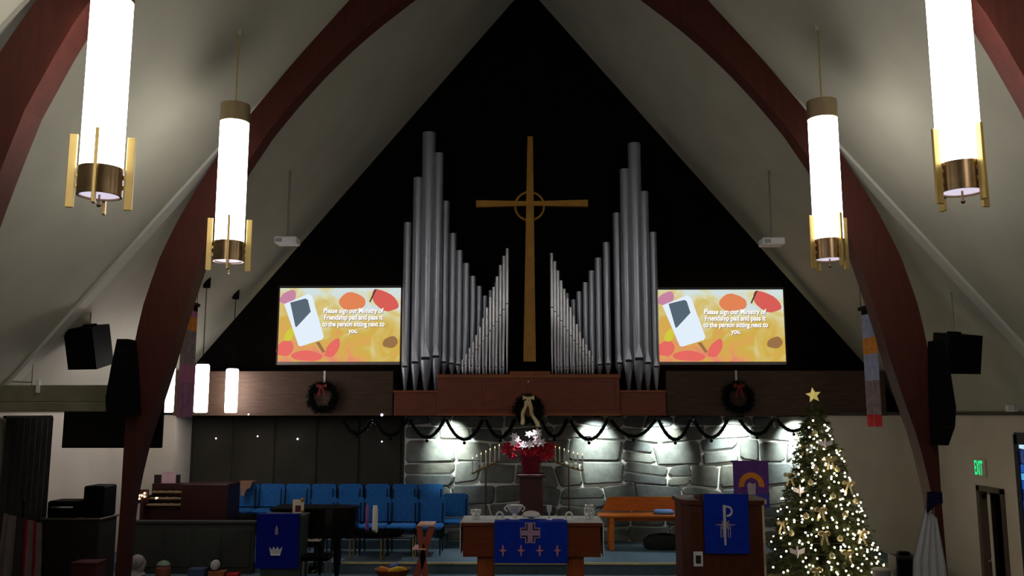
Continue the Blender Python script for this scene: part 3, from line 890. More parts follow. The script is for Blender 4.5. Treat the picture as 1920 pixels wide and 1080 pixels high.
# wall monitor hung behind the arch
ym = 11.45
a, b = W(115, 840, ym), W(308, 722, ym)
t = thing('monitor', 'large black flat monitor hung behind the timber arch and tie beam', 'monitor', ((a.x + b.x) / 2, ym, a.z))
MB().box(a.x, b.x, ym, ym + .06, a.z, b.z, bev=.008).build('bezel', M_black, t)
MB().box(a.x + .02, b.x - .02, ym - .003, ym + .01, a.z + .02, b.z - .02).build('display_panel', mat('dark_display', (4, 4, 5), .35, var=0, spec=.2), t)
MB().box((a.x + b.x) / 2 - .15, (a.x + b.x) / 2 + .15, ym + .05, ym + .1, a.z + .15, b.z - .15).box(-5.02, -4.9, 11.255, ym + .005, a.z + .2, a.z + .3).build('mount', M_black, t)
# projectors
for px, py, sgn, lab in ((539, 453, -1, 'white ceiling projector hung before the screen above choir chairs'), (1447, 455, 1, 'white ceiling projector hung before the screen above the pulpit')):
    d = 13.4; c = W(px, py, d)
    t = thing('projector', lab, 'projector', c)
    MB().box(c.x - .17, c.x + .17, d - .14, d + .14, c.z - .05, c.z + .06, bev=.015).build('body', M_white, t)
    MB().cyl((c.x + .08 * sgn, d + .13, c.z), (c.x + .08 * sgn, d + .17, c.z), .035, n=14).build('lens', M_black, t, True)
    MB().box(c.x - .15, c.x - .05, d - .143, d - .135, c.z - .03, c.z + .03).build('vent', mat('vent_grey', (150, 150, 150), .6), t)
    MB().cyl((c.x, d, c.z + .06), (c.x, d, roof_z(c.x)), .016, n=10).cyl((c.x, d, c.z + .055), (c.x, d, c.z + .09), .05, n=14).build('ceiling_pole', mat('rod_grey', (120, 118, 110), .5), t, True)


# long banners hanging edge-on to the nave
def banner(px, y0, y1, d, bands, label):
    c = W(px, y0, d); zb = W(px, y1, d).z; x = c.x
    hw = .26
    t = thing('long_banner', label, 'banner', (x, d, zb))
    MB().cyl((x, d - hw - .05, c.z), (x, d + hw + .05, c.z), .03, n=10).build('hanging_rod', M_black, t, True)
    zz = c.z
    for f, m in bands:
        z1 = zz - (c.z - zb) * f
        mb = MB(); n = 10; vs = []
        for i in range(n + 1):
            y = d - hw + 2 * hw * i / n; dx = .018 * math.sin(i * 1.3)
            vs += [(x + dx - .005, y, zz), (x + dx - .005, y, z1), (x + dx + .005, y, zz), (x + dx + .005, y, z1)]
        fs = []
        for i in range(n):
            o = 4 * i
            fs += [(o, o + 4, o + 5, o + 1), (o + 2, o + 3, o + 7, o + 6), (o, o + 2, o + 6, o + 4), (o + 1, o + 5, o + 7, o + 3)]
        fs += [(0, 1, 3, 2), (4 * n, 4 * n + 2, 4 * n + 3, 4 * n + 1)]
        mb.add(vs, fs).build('cloth_band', m, t, True)
        zz = z1
    for yy in (d - hw, d + hw):
        MB().cyl((x, yy, c.z), (x, yy, roof_z(x)), .004, n=6).build('cord', M_black, t)


M_mv = mat('banner_mauve', (148, 96, 128), .85, var=.2, scale=9)
M_gy = mat('banner_grey', (128, 112, 112), .85, var=.3, scale=9)
M_lb = mat('banner_pale_blue', (150, 156, 186), .85, var=.2, scale=9)
banner(357, 568, 782, 12.3, [(.06, M_black), (.06, M_pink), (.12, M_orange), (.3, M_gy), (.16, M_pink), (.3, M_mv)], 'narrow purple and orange banner hanging beside the small pendants')
banner(1627, 575, 800, 12.3, [(.06, M_black), (.2, M_lb), (.14, M_orange), (.22, M_lb), (.28, M_gy), (.1, M_red)], 'narrow pale blue and gold banner hanging beside the lit tree')

# ================================================================== ALTAR
ya, yb = 12.2, 12.95
A0, A1 = W(864, 980, ya), W(1130, 980, ya)
zt = A0.z; cxa = (A0.x + A1.x) / 2
alt = thing('altar_table', 'brown wooden altar table with blue frontal in the chancel', 'altar', (cxa, (ya + yb) / 2, 0))
MB().box(A0.x, A1.x, ya, yb, zt - .05, zt, bev=.008).build('table_top', M_altar, alt)
zap = W(990, 1045, ya).z
MB().box(A0.x + .03, A1.x - .03, ya + .02, ya + .06, zap, zt - .05, bev=.005).box(A0.x + .03, A1.x - .03, yb - .06, yb - .02, zap, zt - .05, bev=.005).box(A0.x + .03, A0.x + .07, ya + .06, yb - .06, zap, zt - .05).box(A1.x - .07, A1.x - .03, ya + .06, yb - .06, zap, zt - .05).build('apron', M_altar, alt)
for px in (910, 1080):
    x = W(px, 1060, ya + .1).x
    MB().box(x - .11, x + .11, ya + .1, yb - .1, .05, zap + .02, bev=.01).box(x - .15, x + .15, ya + .04, yb - .04, 0, .06, bev=.01).build('leg', M_altarleg, alt)
MB().box(W(925, 1070, ya + .3).x, W(1065, 1070, ya + .3).x, ya + .33, ya + .4, .12, .2, bev=.008).build('stretcher', M_altarleg, alt)
# linen and blue frontal
ln = MB().box(A0.x - .012, A1.x + .012, ya - .006, yb + .006, zt, zt + .008)
ln.box(A0.x - .016, A0.x - .003, ya + .05, yb - .02, zap + .02, zt + .008).box(A1.x + .003, A1.x + .016, ya + .02, yb - .05, zap, zt + .008)
tag(ln.build('altar_linen', M_linen), 'white linen runner over the altar top and both ends', 'cloth')
fx0, fx1 = W(927, 1000, ya).x, W(1064, 1000, ya).x
zfb = W(990, 1056, ya).z
fr = thing('altar_frontal', 'bright blue frontal cloth with cross hanging from altar front', 'cloth', ((fx0 + fx1) / 2, ya, zfb))
yfr = ya - .012
n = 12; vs = []
for i in range(n + 1):
    x = fx0 + (fx1 - fx0) * i / n; dy = .004 * math.sin(i * 1.4)
    vs += [(x, yfr + dy, zt + .012), (x, yfr + dy, zfb), (x, yfr + dy + .004, zt + .012), (x, yfr + dy + .004, zfb)]
fs = []
for i in range(n):
    o = 4 * i
    fs += [(o, o + 4, o + 5, o + 1), (o + 2, o + 3, o + 7, o + 6), (o, o + 2, o + 6, o + 4), (o + 1, o + 5, o + 7, o + 3)]
mb = MB().add(vs, fs).box(fx0, fx1, yfr, ya + .35, zt + .008, zt + .013)
mb.build('cloth', M_blue, fr)
cc = W(994, 999, yfr)
M_lav = mat('lavender_emblem', (172, 140, 176), .7, var=.08); M_pk = mat('emblem_pink', (196, 120, 140), .7, var=.1); M_em_dk = mat('emblem_dark', (10, 12, 22), .7)


def cross_prism(cx, cz, y0, y1, a, w):
    p = [(-w, -a), (w, -a), (w, -w), (a, -w), (a, w), (w, w), (w, a), (-w, a), (-w, w), (-a, w), (-a, -w), (-w, -w)]
    return MB().prism([(cx + u, cz + v) for u, v in p], y0, y1)


cross_prism(cc.x, cc.z, yfr - .010, yfr - .004, .135, .068).build('cross_outline', M_lav, fr)
cross_prism(cc.x, cc.z, yfr - .012, yfr - .005, .122, .054).build('cross_inset', M_em_dk, fr)
cross_prism(cc.x, cc.z, yfr - .015, yfr - .006, .128, .034).build('cross_centre', M_lav, fr)
MB().box(cc.x - .005, cc.x + .005, yfr - .017, yfr - .012, cc.z - .125, cc.z + .125).box(cc.x - .12, cc.x + .12, yfr - .017, yfr - .012, cc.z - .004, cc.z + .004).build('cross_seam', M_pk, fr)
for px in (943, 977, 1012, 1045):
    q = W(px, 1032, yfr)
    MB().prism([(q.x - .008, q.z - .075), (q.x + .008, q.z - .075), (q.x + .014, q.z - .014), (q.x + .055, q.z), (q.x + .014, q.z + .014), (q.x + .008, q.z + .07), (q.x - .008, q.z + .07), (q.x - .014, q.z + .014), (q.x - .055, q.z), (q.x - .014, q.z - .014)], yfr - .013, yfr - .004).build('small_cross', M_pk, fr)

# vessels on the altar
zt2 = zt + .008
def atop(px, d): return Vector((W(px, 975, d).x, d, zt2))
p = atop(965, 12.5)
t = thing('chalice', 'wide silver two-handled cup standing on the altar', 'cup', p)
MB().lathe(p, [(.07, 0), (.07, .012), (.035, .03), (.03, .08), (.06, .1), (.1, .15), (.115, .2), (.105, .2), (.08, .14)], 24).build('bowl', M_silver, t, True)
for s in (-1, 1):
    MB().tube([p + Vector((s * (.1 + .04 * math.sin(PI * k / 8)), 0, .11 + .08 * k / 8)) for k in range(9)], .009, 8).build('handle', M_silver, t, True)
p = atop(996, 12.5)
t = thing('bread_plate', 'white bread loaf on a small raised plate on the altar', 'plate', p)
MB().lathe(p, [(.05, 0), (.05, .01), (.03, .03), (.13, .045), (.14, .055), (.12, .056)], 24).build('plate', M_silver, t, True)
MB().lathe(p, [(.12, .05), (.125, .07), (.1, .1), (.05, .115), (.01, .12)], 24).build('loaf', M_linen, t, True)
p = atop(1030, 12.45)
t = thing('goblet', 'tall slender silver goblet standing on the altar', 'cup', p)
MB().lathe(p, [(.045, 0), (.045, .008), (.012, .02), (.01, .09), (.03, .12), (.038, .2), (.034, .2), (.025, .13)], 20).build('goblet_body', M_silver, t, True)
for px, lab in ((937, 'small white horseshoe figure on the altar beside wide cup'), (1067, 'small white horseshoe figure on the altar beside tall goblet')):
    p = atop(px, 12.45)
    t = thing('horseshoe_figure', lab, 'figure', p)
    pts = [p + Vector((.045 * math.cos(a), 0, .055 + .05 * math.sin(a))) for a in [-.6 + (PI + 1.2) * k / 14 for k in range(15)]]
    pts = [pts[0] + Vector((.02, 0, -.02))] + pts + [pts[-1] + Vector((-.02, 0, -.02))]
    MB().tube(pts, .013, 8).build('loop', M_silver, t, True)
    MB().box(p.x - .07, p.x + .07, p.y - .025, p.y + .025, p.z, p.z + .014, bev=.004).build('foot', M_silver, t)
for px, tiers, lab in ((892, 1, 'low silver cluster of cups at the altar end by chairs'), (1105, 2, 'two-tier silver cluster of cups at the altar end by bench')):
    p = atop(px, 12.45)
    t = thing('cup_cluster', lab, 'cup holder', p)
    MB().lathe(p, [(.06, 0), (.06, .01), (.01, .015), (.01, .07 + .07 * tiers)], 16).build('stand', M_silver, t, True)
    for k in range(tiers + 1):
        zz = .03 + .065 * k
        for j in range(4):
            a = PI / 4 + j * PI / 2 if k % 2 == 0 else j * PI / 2
            MB().lathe(p + Vector((.05 * math.cos(a), .05 * math.sin(a), zz)), [(.012, 0), (.022, .01), (.024, .045), (.02, .045)], 12).build('cup', M_silver, t, True)
        MB().lathe(p + Vector((0, 0, zz - .006)), [(.01, 0), (.075, 0), (.075, .006), (.01, .006)], 18).build('tray', M_silver, t, True)

# ================================================================== FLOWER STAND, CANDLES
pb = W(996, 960, 15.55); hz = W(996, 888, 15.55).z
t = thing('flower_pedestal', 'dark red wooden pedestal behind the altar holding flowers', 'pedestal', (pb.x, 15.55, .15))
MB().box(pb.x - .2, pb.x + .2, 15.4, 15.75, .25, hz - .05, bev=.01).build('column', mat('pedestal_wood', (64, 18, 12), .5), t)
MB().box(pb.x - .26, pb.x + .26, 15.34, 15.81, .15, .26, bev=.012).build('base', mat('pedestal_wood', (64, 18, 12), .5), t)
MB().box(pb.x - .25, pb.x + .25, 15.35, 15.8, hz - .06, hz, bev=.01).build('top_slab', mat('pedestal_wood', (64, 18, 12), .5), t)
fl = thing('poinsettia', 'red and white poinsettias in dark red foil pot on the pedestal', 'flowers', (pb.x, 15.55, hz))
MB().lathe((pb.x, 15.55, hz), [(.14, 0), (.16, .05), (.18, .22), (.2, .3), (.17, .29)], 14).build('foil_pot', M_reddk, fl, True)
random.seed(31)


def flower(c, nrm, r, m, name):
    nrm = Vector(nrm).normalized(); u = nrm.orthogonal().normalized(); v = nrm.cross(u)
    mb = MB()
    ph = random.random()
    for ring, (k, rr, lift) in enumerate(((6, 1.0, .15), (5, .65, .35))):
        for i in range(k):
            a = 2 * PI * i / k + ph + ring * .5
            dd = u * math.cos(a) + v * math.sin(a); ss = nrm.cross(dd)
            tip = c + dd * r * rr + nrm * r * lift * .6
            mid = c + dd * r * rr * .5 + nrm * r * lift
            mb.add([c, mid + ss * r * .24, tip, mid - ss * r * .24, c - nrm * .004, mid + ss * r * .24 - nrm * .005, tip - nrm * .004, mid - ss * r * .24 - nrm * .005], [(0, 1, 2, 3), (4, 7, 6, 5), (0, 4, 5, 1), (1, 5, 6, 2), (2, 6, 7, 3), (3, 7, 4, 0)])
    mb.sphere(c + nrm * r * .2, r * .14, 6)
    mb.build(name, m, fl)


for i in range(26):
    px = random.uniform(948, 1034); w_ = abs(px - 991) / 43
    py = random.uniform(826 + 10 * w_, 862 - 4 * w_)
    c = W(px, py, 15.5 - .12 * random.random() * (1 - w_ * .5))
    flower(c, (random.uniform(-.6, .6), -1, random.uniform(.1, .9)), random.uniform(.09, .13), M_poin, 'red_bract')
for i in range(13):
    px = random.uniform(962, 1016); py = random.uniform(810, 836)
    c = W(px, py, 15.42 - .08 * random.random())
    flower(c, (random.uniform(-.5, .5), -1, random.uniform(.3, 1.1)), random.uniform(.07, .1), M_flow, 'white_flower')
mb = MB()
for i in range(30):
    px = random.uniform(955, 1028); py = random.uniform(815, 868)
    q = W(px, py, 15.5)
    mb.tube([(pb.x + random.uniform(-.08, .08), 15.55, hz + .26), (q + Vector((pb.x, 15.55, hz + .3))) / 2 + Vector((0, 0, .03)), q], .006, 5)
mb.build('stems', M_green, fl)

for side, tops, lab in ((-1, [(886, 857), (894, 853), (902, 849), (911, 845), (919, 841), (928, 837), (936, 833)], 'brass seven-branch candelabrum rising towards the flowers, beside the blue chairs'),
                        (1, [(1041, 835), (1049, 838), (1058, 841), (1066, 844), (1075, 847), (1083, 849), (1092, 851)], 'brass seven-branch candelabrum rising towards the flowers, beside the wooden bench')):
    d = 15.85
    P = [W(a, b, d) for a, b in tops]
    cx = P[3].x
    t = thing('candelabrum', lab, 'candelabrum', (cx, d, .15))
    hgt = .27
    feet = [p - Vector((0, 0, hgt)) for p in P]
    MB().tube([feet[0] + Vector((0, 0, -.02))] + [f + Vector((0, 0, -.025)) for f in feet] + [feet[-1] + Vector((0, 0, -.02))], .012, 8).build('arm', M_brassd, t, True)
    MB().cyl((cx, d, .18), (cx, d, feet[3].z - .02), .016, n=12).build('pole', M_brassd, t, True)
    MB().lathe((cx, d, .15), [(.2, 0), (.2, .015), (.05, .04), (.02, .07)], 20).build('base', M_brassd, t, True)
    for p, f in zip(P, feet):
        MB().lathe(f, [(.012, -.03), (.028, -.01), (.03, .0), (.014, .01)], 12).build('cup', M_brass, t, True)
        cd = MB().cyl(f, p - Vector((0, 0, .03)), .012, .011, n=10).build('candle', M_wax, t, True)
        MB().lathe(p - Vector((0, 0, .03)), [(.003, 0), (.008, .01), (.006, .02), (.001, .034)], 8).build('flame', M_flame, cd, True)

# ================================================================== BENCH, PURPLE BANNER, PULPIT
d0 = 15.3
B0, B1 = W(1122, 968, d0).x, W(1318, 968, d0).x
zs = W(1200, 966, d0).z
t = thing('wooden_bench', 'orange brown wooden bench with low back before the stone wall', 'bench', ((B0 + B1) / 2, d0 + .22, .15))
MB().box(B0, B1, d0, d0 + .46, zs - .045, zs, bev=.01).build('seat', M_bench, t)
zb_ = W(1200, 931, d0 + .5).z
MB().prism([(B0 + .1, zs + .02), (B1 - .02, zs + .02), (B1 - .02, zb_), (B0 + .26, zb_), (B0 + .2, zb_ - .03)], d0 + .44, d0 + .48).build('backrest', M_bench, t)
for px in (1147, 1276):
    x = W(px, 1000, d0 + .06).x
    for yy in (d0 + .05, d0 + .4):
        MB().box(x - .04, x + .04, yy - .03, yy + .03, .15, zs - .04, bev=.006).build('leg', M_bench, t)
x0, x1 = W(1147, 1000, d0).x, W(1276, 1000, d0).x
MB().box(x0, x1, d0 + .2, d0 + .25, zs - .12, zs - .045).build('stretcher', M_bench, t)
c = W(1243, 985, 15.5)
b = MB().lathe((0, 0, 0), [(.16, 0), (.2, .05), (.2, .16), (.15, .24), (.04, .27)], 20)
b.v = [Vector((c.x + v.x * 1.7, 15.5 + v.y * .8, .151 + v.z)) for v in b.v]
t = thing('duffel_bag', 'dark green black bag pushed under the wooden bench', 'bag', (c.x, 15.5, .15))
b.build('bag_body', mat('bag_dark', (16, 24, 22), .8), t, True)
MB().tube([(c.x - .15, 15.44, .37), (c.x - .08, 15.4, .41), (c.x + .08, 15.4, .41), (c.x + .15, 15.44, .37)], .012, 8).build('strap', M_black, t, True)
c = W(1245, 962, 15.48)
t = thing('blue_cushion', 'light blue cushion lying on the wooden bench seat', 'cushion', (c.x, 15.48, zs))
MB().box(c.x - .17, c.x + .17, 15.36, 15.62, zs + .001, zs + .07, bev=.03).build('pad', mat('light_blue_pad', (100, 140, 190), .9), t, True)

# purple banner on a stand
d = 14.9
b0, b1 = W(1377, 952, d), W(1440, 864, d)
t = thing('purple_banner', 'purple banner with golden arch standing beside the lit tree', 'banner', ((b0.x + b1.x) / 2, d, .15))
bw, bh = b1.x - b0.x, b1.z - b0.z
MB().box(b0.x, b1.x, d, d + .012, b0.z, b1.z).build('cloth', M_purple, t)
MB().cyl((b0.x - .03, d + .03, b1.z - .01), (b1.x + .03, d + .03, b1.z - .01), .012, n=10).build('cross_rod', M_black, t)
cxb = (b0.x + b1.x) / 2
MB().cyl((cxb, d + .04, .17), (cxb, d + .04, b1.z), .014, n=10).lathe((cxb, d + .04, .15), [(.18, 0), (.18, .015), (.03, .04)], 16).build('stand', M_black, t)


def arc_band(cx, cz, r0, r1, a0, a1, y0, y1, n=16):
    P = [(cx + r1 * math.cos(a0 + (a1 - a0) * i / n), cz + r1 * math.sin(a0 + (a1 - a0) * i / n)) for i in range(n + 1)]
    Q = [(cx + r0 * math.cos(a0 + (a1 - a0) * i / n), cz + r0 * math.sin(a0 + (a1 - a0) * i / n)) for i in range(n + 1)]
    return MB().prism(P + Q[::-1], y0, y1)


ac = W(1409, 910, d)
arc_band(ac.x, ac.z, .12, .21, -.15, PI + .15, d - .006, d - .001).build('golden_arch', M_orange, t)
MB().prism([(b0.x + .03, b0.z + .02), (b0.x + .17, b0.z + .02), (b0.x + .2, b0.z + .2), (b0.x + .1, b0.z + .24)], d - .007, d - .002).build('golden_patch', mat('gold_patch', (214, 150, 30), .8), t)
MB().prism([(ac.x - .06, ac.z - .15), (ac.x + .06, ac.z - .15), (ac.x + .07, ac.z + .04), (ac.x + .02, ac.z + .02), (ac.x - .03, ac.z + .05), (ac.x - .07, ac.z + .02)], d - .008, d - .003).build('pale_figure', mat('pale_grey', (170, 160, 176), .8), t)
MB().box(b0.x + .3, b1.x - .01, d - .006, d - .001, b0.z + .01, b0.z + .22).build('blue_patch', mat('patch_blue', (40, 50, 150), .8), t)

# pulpit
dp = 12.6
p0, p1 = W(1281, 938, dp), W(1440, 938, dp)
zt_ = p0.z
pu = thing('pulpit', 'dark brown wooden pulpit with angled sides beside the lit tree', 'pulpit', ((p0.x + p1.x) / 2, dp + .3, 0))
poly = [(p0.x + .09, dp), (p1.x - .09, dp), (p1.x, dp + .22), (p1.x, dp + .75), (p0.x, dp + .75), (p0.x, dp + .22)]
MB().prismz(poly, .08, zt_ - .05).build('body', M_pulpit, pu)
po2 = [(x + (.03 if x > (p0.x + p1.x) / 2 else -.03), y + (-.03 if y < dp + .5 else .03)) for x, y in poly]
MB().prismz(po2, 0, .1).build('plinth', M_pulpit, pu)
MB().prismz(po2, zt_ - .06, zt_).build('top_ledge', M_pulpit, pu)
MB().add([(p0.x + .25, dp + .08, zt_), (p1.x - .25, dp + .08, zt_), (p1.x - .25, dp + .6, zt_), (p0.x + .25, dp + .6, zt_), (p0.x + .25, dp + .08, zt_ + .08), (p1.x - .25, dp + .08, zt_ + .08), (p1.x - .25, dp + .6, zt_ + .01), (p0.x + .25, dp + .6, zt_ + .01)], [(0, 1, 2, 3), (4, 5, 6, 7), (0, 1, 5, 4), (1, 2, 6, 5), (2, 3, 7, 6), (3, 0, 4, 7)]).build('reading_desk', M_pulpit, pu)


def drop_cloth(name, px0, px1, py0, py1, yf, m, label):
    a, b = W(px0, py1, yf), W(px1, py0, yf)
    t = thing(name, label, 'cloth', ((a.x + b.x) / 2, yf, a.z))
    vs = []; n = 10
    for i in range(n + 1):
        x = a.x + (b.x - a.x) * i / n; dy = .004 * math.sin(i * 1.7)
        vs += [(x, yf + dy, b.z), (x, yf + dy, a.z), (x, yf + dy + .005, b.z), (x, yf + dy + .005, a.z)]
    fs = []
    for i in range(n):
        o = 4 * i
        fs += [(o, o + 4, o + 5, o + 1), (o + 2, o + 3, o + 7, o + 6), (o, o + 2, o + 6, o + 4), (o + 1, o + 5, o + 7, o + 3)]
    fs += [(0, 1, 3, 2), (4 * n, 4 * n + 2, 4 * n + 3, 4 * n + 1)]
    MB().add(vs, fs).box(a.x, b.x, yf, yf + .12, b.z, b.z + .006).build('cloth', m, t)
    return t, a, b


ypf = dp - .05
t, a, b = drop_cloth('pulpit_cloth', 1322, 1402, 928, 1038, ypf, M_blue, 'blue cloth with white chi rho symbol hanging on the pulpit')
MB().box(a.x, b.x, ypf + .005, dp + .1, zt_ - .0, b.z).build('bookrest_roll', M_pulpit, pu)
M_emb = mat('embroidery_white', (206, 200, 212), .7, var=.06); M_embg = mat('embroidery_grey', (156, 136, 160), .8, var=.1)
s0, s1 = W(1360, 1022, ypf), W(1361, 947, ypf)
MB().prism([(s0.x - .014, s0.z), (s0.x + .014, s0.z), (s0.x + .02, s1.z), (s0.x - .02, s1.z)], ypf - .012, ypf - .004).build('staff', M_emb, t)
rc = W(1366, 957, ypf)
arc_band(rc.x - .02, rc.z - .01, .048, .076, -PI * .55, PI * .6, ypf - .012, ypf - .004).build('rho_loop', M_emb, t)
sc_ = W(1360, 984, ypf)
pts = []
for i in range(16):
    a_ = 2 * PI * i / 16; r_ = .15 if i % 4 == 0 else (.045 if i % 2 else .085)
    pts.append((sc_.x + r_ * math.cos(a_), sc_.z + r_ * math.sin(a_)))
MB().prism(pts, ypf - .009, ypf - .003).build('star', M_embg, t)
for sg in (-1, 1):
    for q in (.035, .065):
        MB().box(sc_.x + sg * q - .004, sc_.x + sg * q + .004, ypf - .011, ypf - .004, sc_.z - .17, sc_.z - .02).build('ray', M_emb, t)
q0 = W(1309, 1048, dp)
t = thing('framed_card', 'small white framed card fixed to the pulpit front', 'card', (q0.x, dp - .01, q0.z - .1))
MB().box(q0.x - .065, q0.x + .065, dp - .016, dp - .001, q0.z - .1, q0.z + .1, bev=.005).build('frame', M_white, t)
MB().box(q0.x - .035, q0.x + .035, dp - .019, dp - .015, q0.z - .06, q0.z + .05).build('picture', M_brownbox, t)
q1 = W(1343, 928, dp + .2)
tag(MB().box(q1.x - .1, q1.x + .1, dp + .1, dp + .3, zt_ + .076, zt_ + .086).build('open_pages', M_linen), 'white sheet of paper lying on top of the pulpit', 'paper')

# ================================================================== CHRISTMAS TREE
tb0 = W(1543, 1070, 13.65)
tx, ty = tb0.x, 13.65
ztop = W(1527, 756, ty).z
tr = thing('christmas_tree', 'tall decorated evergreen christmas tree covered in warm white lights', 'tree', (tx, ty, 0))
MB().cyl((tx, ty, 0.02), (tx, ty, ztop - .05), .05, .012, n=10).build('trunk', M_bark, tr, True)
random.seed(77)
fol = MB()
tips = []
zb0 = .22
def tree_r(z): return .80 * max(.05, (ztop - z) / (ztop - zb0)) ** .86 + .04
nl = 34
for L_ in range(nl):
    z = zb0 + (ztop - .05 - zb0) * L_ / nl
    R = tree_r(z); nb = max(7, int(30 * R + 6))
    for k in range(nb):
        a = random.random() * 2 * PI; r = R * random.uniform(.8, 1.1)
        tip = Vector((tx + r * math.cos(a), ty + r * math.sin(a), z - r * .18 + random.uniform(-.04, .06)))
        base = Vector((tx, ty, z + .12 * R))
        fol.tube([base, (base + tip) / 2 + Vector((0, 0, .03)), tip], [.008, .006, .003], 4)
        dv = tip - base; ln_ = dv.length
        for q in range(int(5 + 12 * ln_)):
            u = random.uniform(.3, 1.0)
            sprigs(fol, base + dv * u, dv, .06, 6, .055, .008)
        tips.append((tip, a))
ff = fol.build('foliage', M_greent, tr); ff['kind'] = 'stuff'
MB().lathe((tx, ty, 0), [(.26, 0), (.3, .02), (.27, .05), (.05, .07)], 20).build('tree_stand', M_brownbox, tr, True)
sk = MB().lathe((tx, ty, 0), [(.3, .03), (.5, .028), (.74, .012), (.8, .002)], 36, caps=False)
sk.v += []
o = tag(sk.build('tree_skirt', mat('cream_skirt', (196, 184, 140), .9)), 'pale cream cloth skirt on the floor under the christmas tree', 'cloth')
# star
sp = W(1525, 741, ty); 
st = thing('tree_star', 'gold five pointed star on top of the christmas tree', 'star', (sp.x, ty, sp.z - .15))
pts = []
for i in range(10):
    a = PI / 2 + .12 + 2 * PI * i / 10; r = .12 if i % 2 == 0 else .055
    pts.append((sp.x + r * math.cos(a), sp.z + r * math.sin(a)))
vs = [(x, ty - .005, z) for x, z in pts] + [(x, ty + .005, z) for x, z in pts] + [(sp.x, ty - .04, sp.z), (sp.x, ty + .04, sp.z)]
fs = [(i, (i + 1) % 10, 20) for i in range(10)] + [(10 + i, 21, 10 + (i + 1) % 10) for i in range(10)] + [(i, 10 + i, 10 + (i + 1) % 10, (i + 1) % 10) for i in range(10)]
MB().add(vs, fs).build('star_body', mat('star_gold', (240, 216, 120), .35, .4, emit=.35, ecol=(240, 220, 130)), st)
MB().cyl((sp.x, ty, sp.z - .05), (tx - .06, ty, ztop - .12), .012, .02, n=10).build('clip', M_greent, st)
# light string: 300 bulbs on one wire
ls = thing('string_lights', 'string of warm white mini lights wound over the christmas tree', 'lights', (tx, ty, .2))
proto = None
wire = []
random.seed(101)
NB = 300
for i in range(NB):
    f = (i + .5) / NB
    z = zb0 - .1 + (ztop + .02 - zb0) * (1 - (1 - f * .99) ** .58)
    a = random.uniform(0, PI) if i % 5 == 0 else -math.acos(random.uniform(-.97, .97))
    R = tree_r(z) * random.uniform(.94, 1.1)
    p = Vector((tx + R * math.cos(a), ty + R * math.sin(a), z - .1 * R + random.uniform(-.03, .03)))
    p.z = max(p.z, .04)
    if proto is None:
        proto = MB().sphere((0, 0, 0), .0145, 8).build('light_bulb', M_bulb, None, True)
        o = proto
    else:
        o = proto.copy(); COL.objects.link(o)
    o.parent = ls; o.location = p - ORG[ls.name]
for k in range(300):
    f = k / 299; z = .2 + (ztop - .25) * f; a = k * .33
    wire.append((tx + tree_r(z) * .93 * math.cos(a), ty + tree_r(z) * .93 * math.sin(a), z))
MB().tube(wire, .004, 4).build('wire', mat('wire_green', (12, 30, 18), .7), ls)
# ornaments
random.seed(55)
orn_px = [(1528, 812, 1), (1508, 838, 2), (1548, 832, 3), (1556, 860, 2), (1530, 880, 1), (1480, 890, 2), (1570, 880, 1), (1590, 905, 2), (1500, 920, 3), (1538, 955, 2), (1585, 965, 1), (1614, 998, 2), (1466, 980, 2), (1495, 1035, 3), (1560, 1042, 1), (1530, 1068, 2), (1588, 1035, 2), (1562, 930, 1), (1512, 968, 1), (1604, 940, 1), (1484, 1000, 1), (1545, 1000, 2), (1520, 905, 1), (1575, 1010, 1)]
for px, py, kd in orn_px:
    # lie on the cone's camera side
    for it in range(1):
        z = W(px, py, ty - .4).z
        R = tree_r(max(z, zb0)) * 1.0
        x = W(px, py, ty - .4).x
        dx = max(-R * .98, min(R * .98, x - tx))
        yy = ty - math.sqrt(max(R * R - dx * dx, .0004)) - .01
        q = W(px, py, yy); x = q.x; z = max(q.z, .06)
    if kd == 1:
        t = thing('ball_ornament', 'round pale gold ball ornament on the christmas tree', 'ornament', (x, yy, z), 'gold balls on the tree')
        MB().sphere((x, yy, z), .042, 14).build('ball', M_orn, t, True)
        MB().cyl((x, yy, z + .04), (x, yy, z + .055), .012, n=8).build('cap', M_brass, t)
    elif kd == 2:
        t = thing('bow_ornament', 'champagne ribbon bow ornament on the christmas tree', 'ornament', (x, yy, z), 'ribbon bows on the tree')
        bow_mesh(t, Vector((x, yy, z)), .085, M_ribbon, True)
    else:
        t = thing('dove_ornament', 'white winged ornament on the christmas tree', 'ornament', (x, yy, z), 'white winged ornaments on the tree')
        MB().lathe((x, yy, z - .09), [(.004, 0), (.016, .04), (.018, .12), (.012, .16), (.004, .18)], 10).build('body', M_flow, t, True)
        for sg in (-1, 1):
            MB().prism([(x + sg * .01, z + .02), (x + sg * .11, z + .06), (x + sg * .1, z - .01), (x + sg * .01, z - .04)], yy - .005, yy + .005).build('wing', M_flow, t)

# ================================================================== CHOIR CHAIRS, CONSOLE, PIANO
def make_chair():
    t = thing('choir_chair', '', 'chair', (0, 0, 0), 'blue choir chairs')
    w = .225
    MB().box(-w, w, -.22, .22, .40, .47, bev=.03).build('seat', M_chair, t, True)
    b = MB(); pts = []
    for (x, z) in [(-w, .5), (w, .5), (w, .86), (w - .02, .89), (w - .05, .905), (-w + .05, .905), (-w + .02, .89), (-w, .86)]: pts.append((x, z))
    b.prism(pts, .2, .27).xf(Matrix.Translation((0, .06, 0)) @ Matrix.Rotation(math.radians(-6), 4, 'X')).build('backrest', M_chair, t)
    for sx in (-1, 1):
        MB().tube([(sx * (w - .03), -.19, 0), (sx * (w - .03), -.19, .42)], .013, 8).build('leg', M_chairleg, t, True)
        MB().tube([(sx * (w - .03), .26, 0), (sx * (w - .03), .2, .42), (sx * (w - .03), .235, .8)], .013, 8).build('leg', M_chairleg, t, True)
    return t


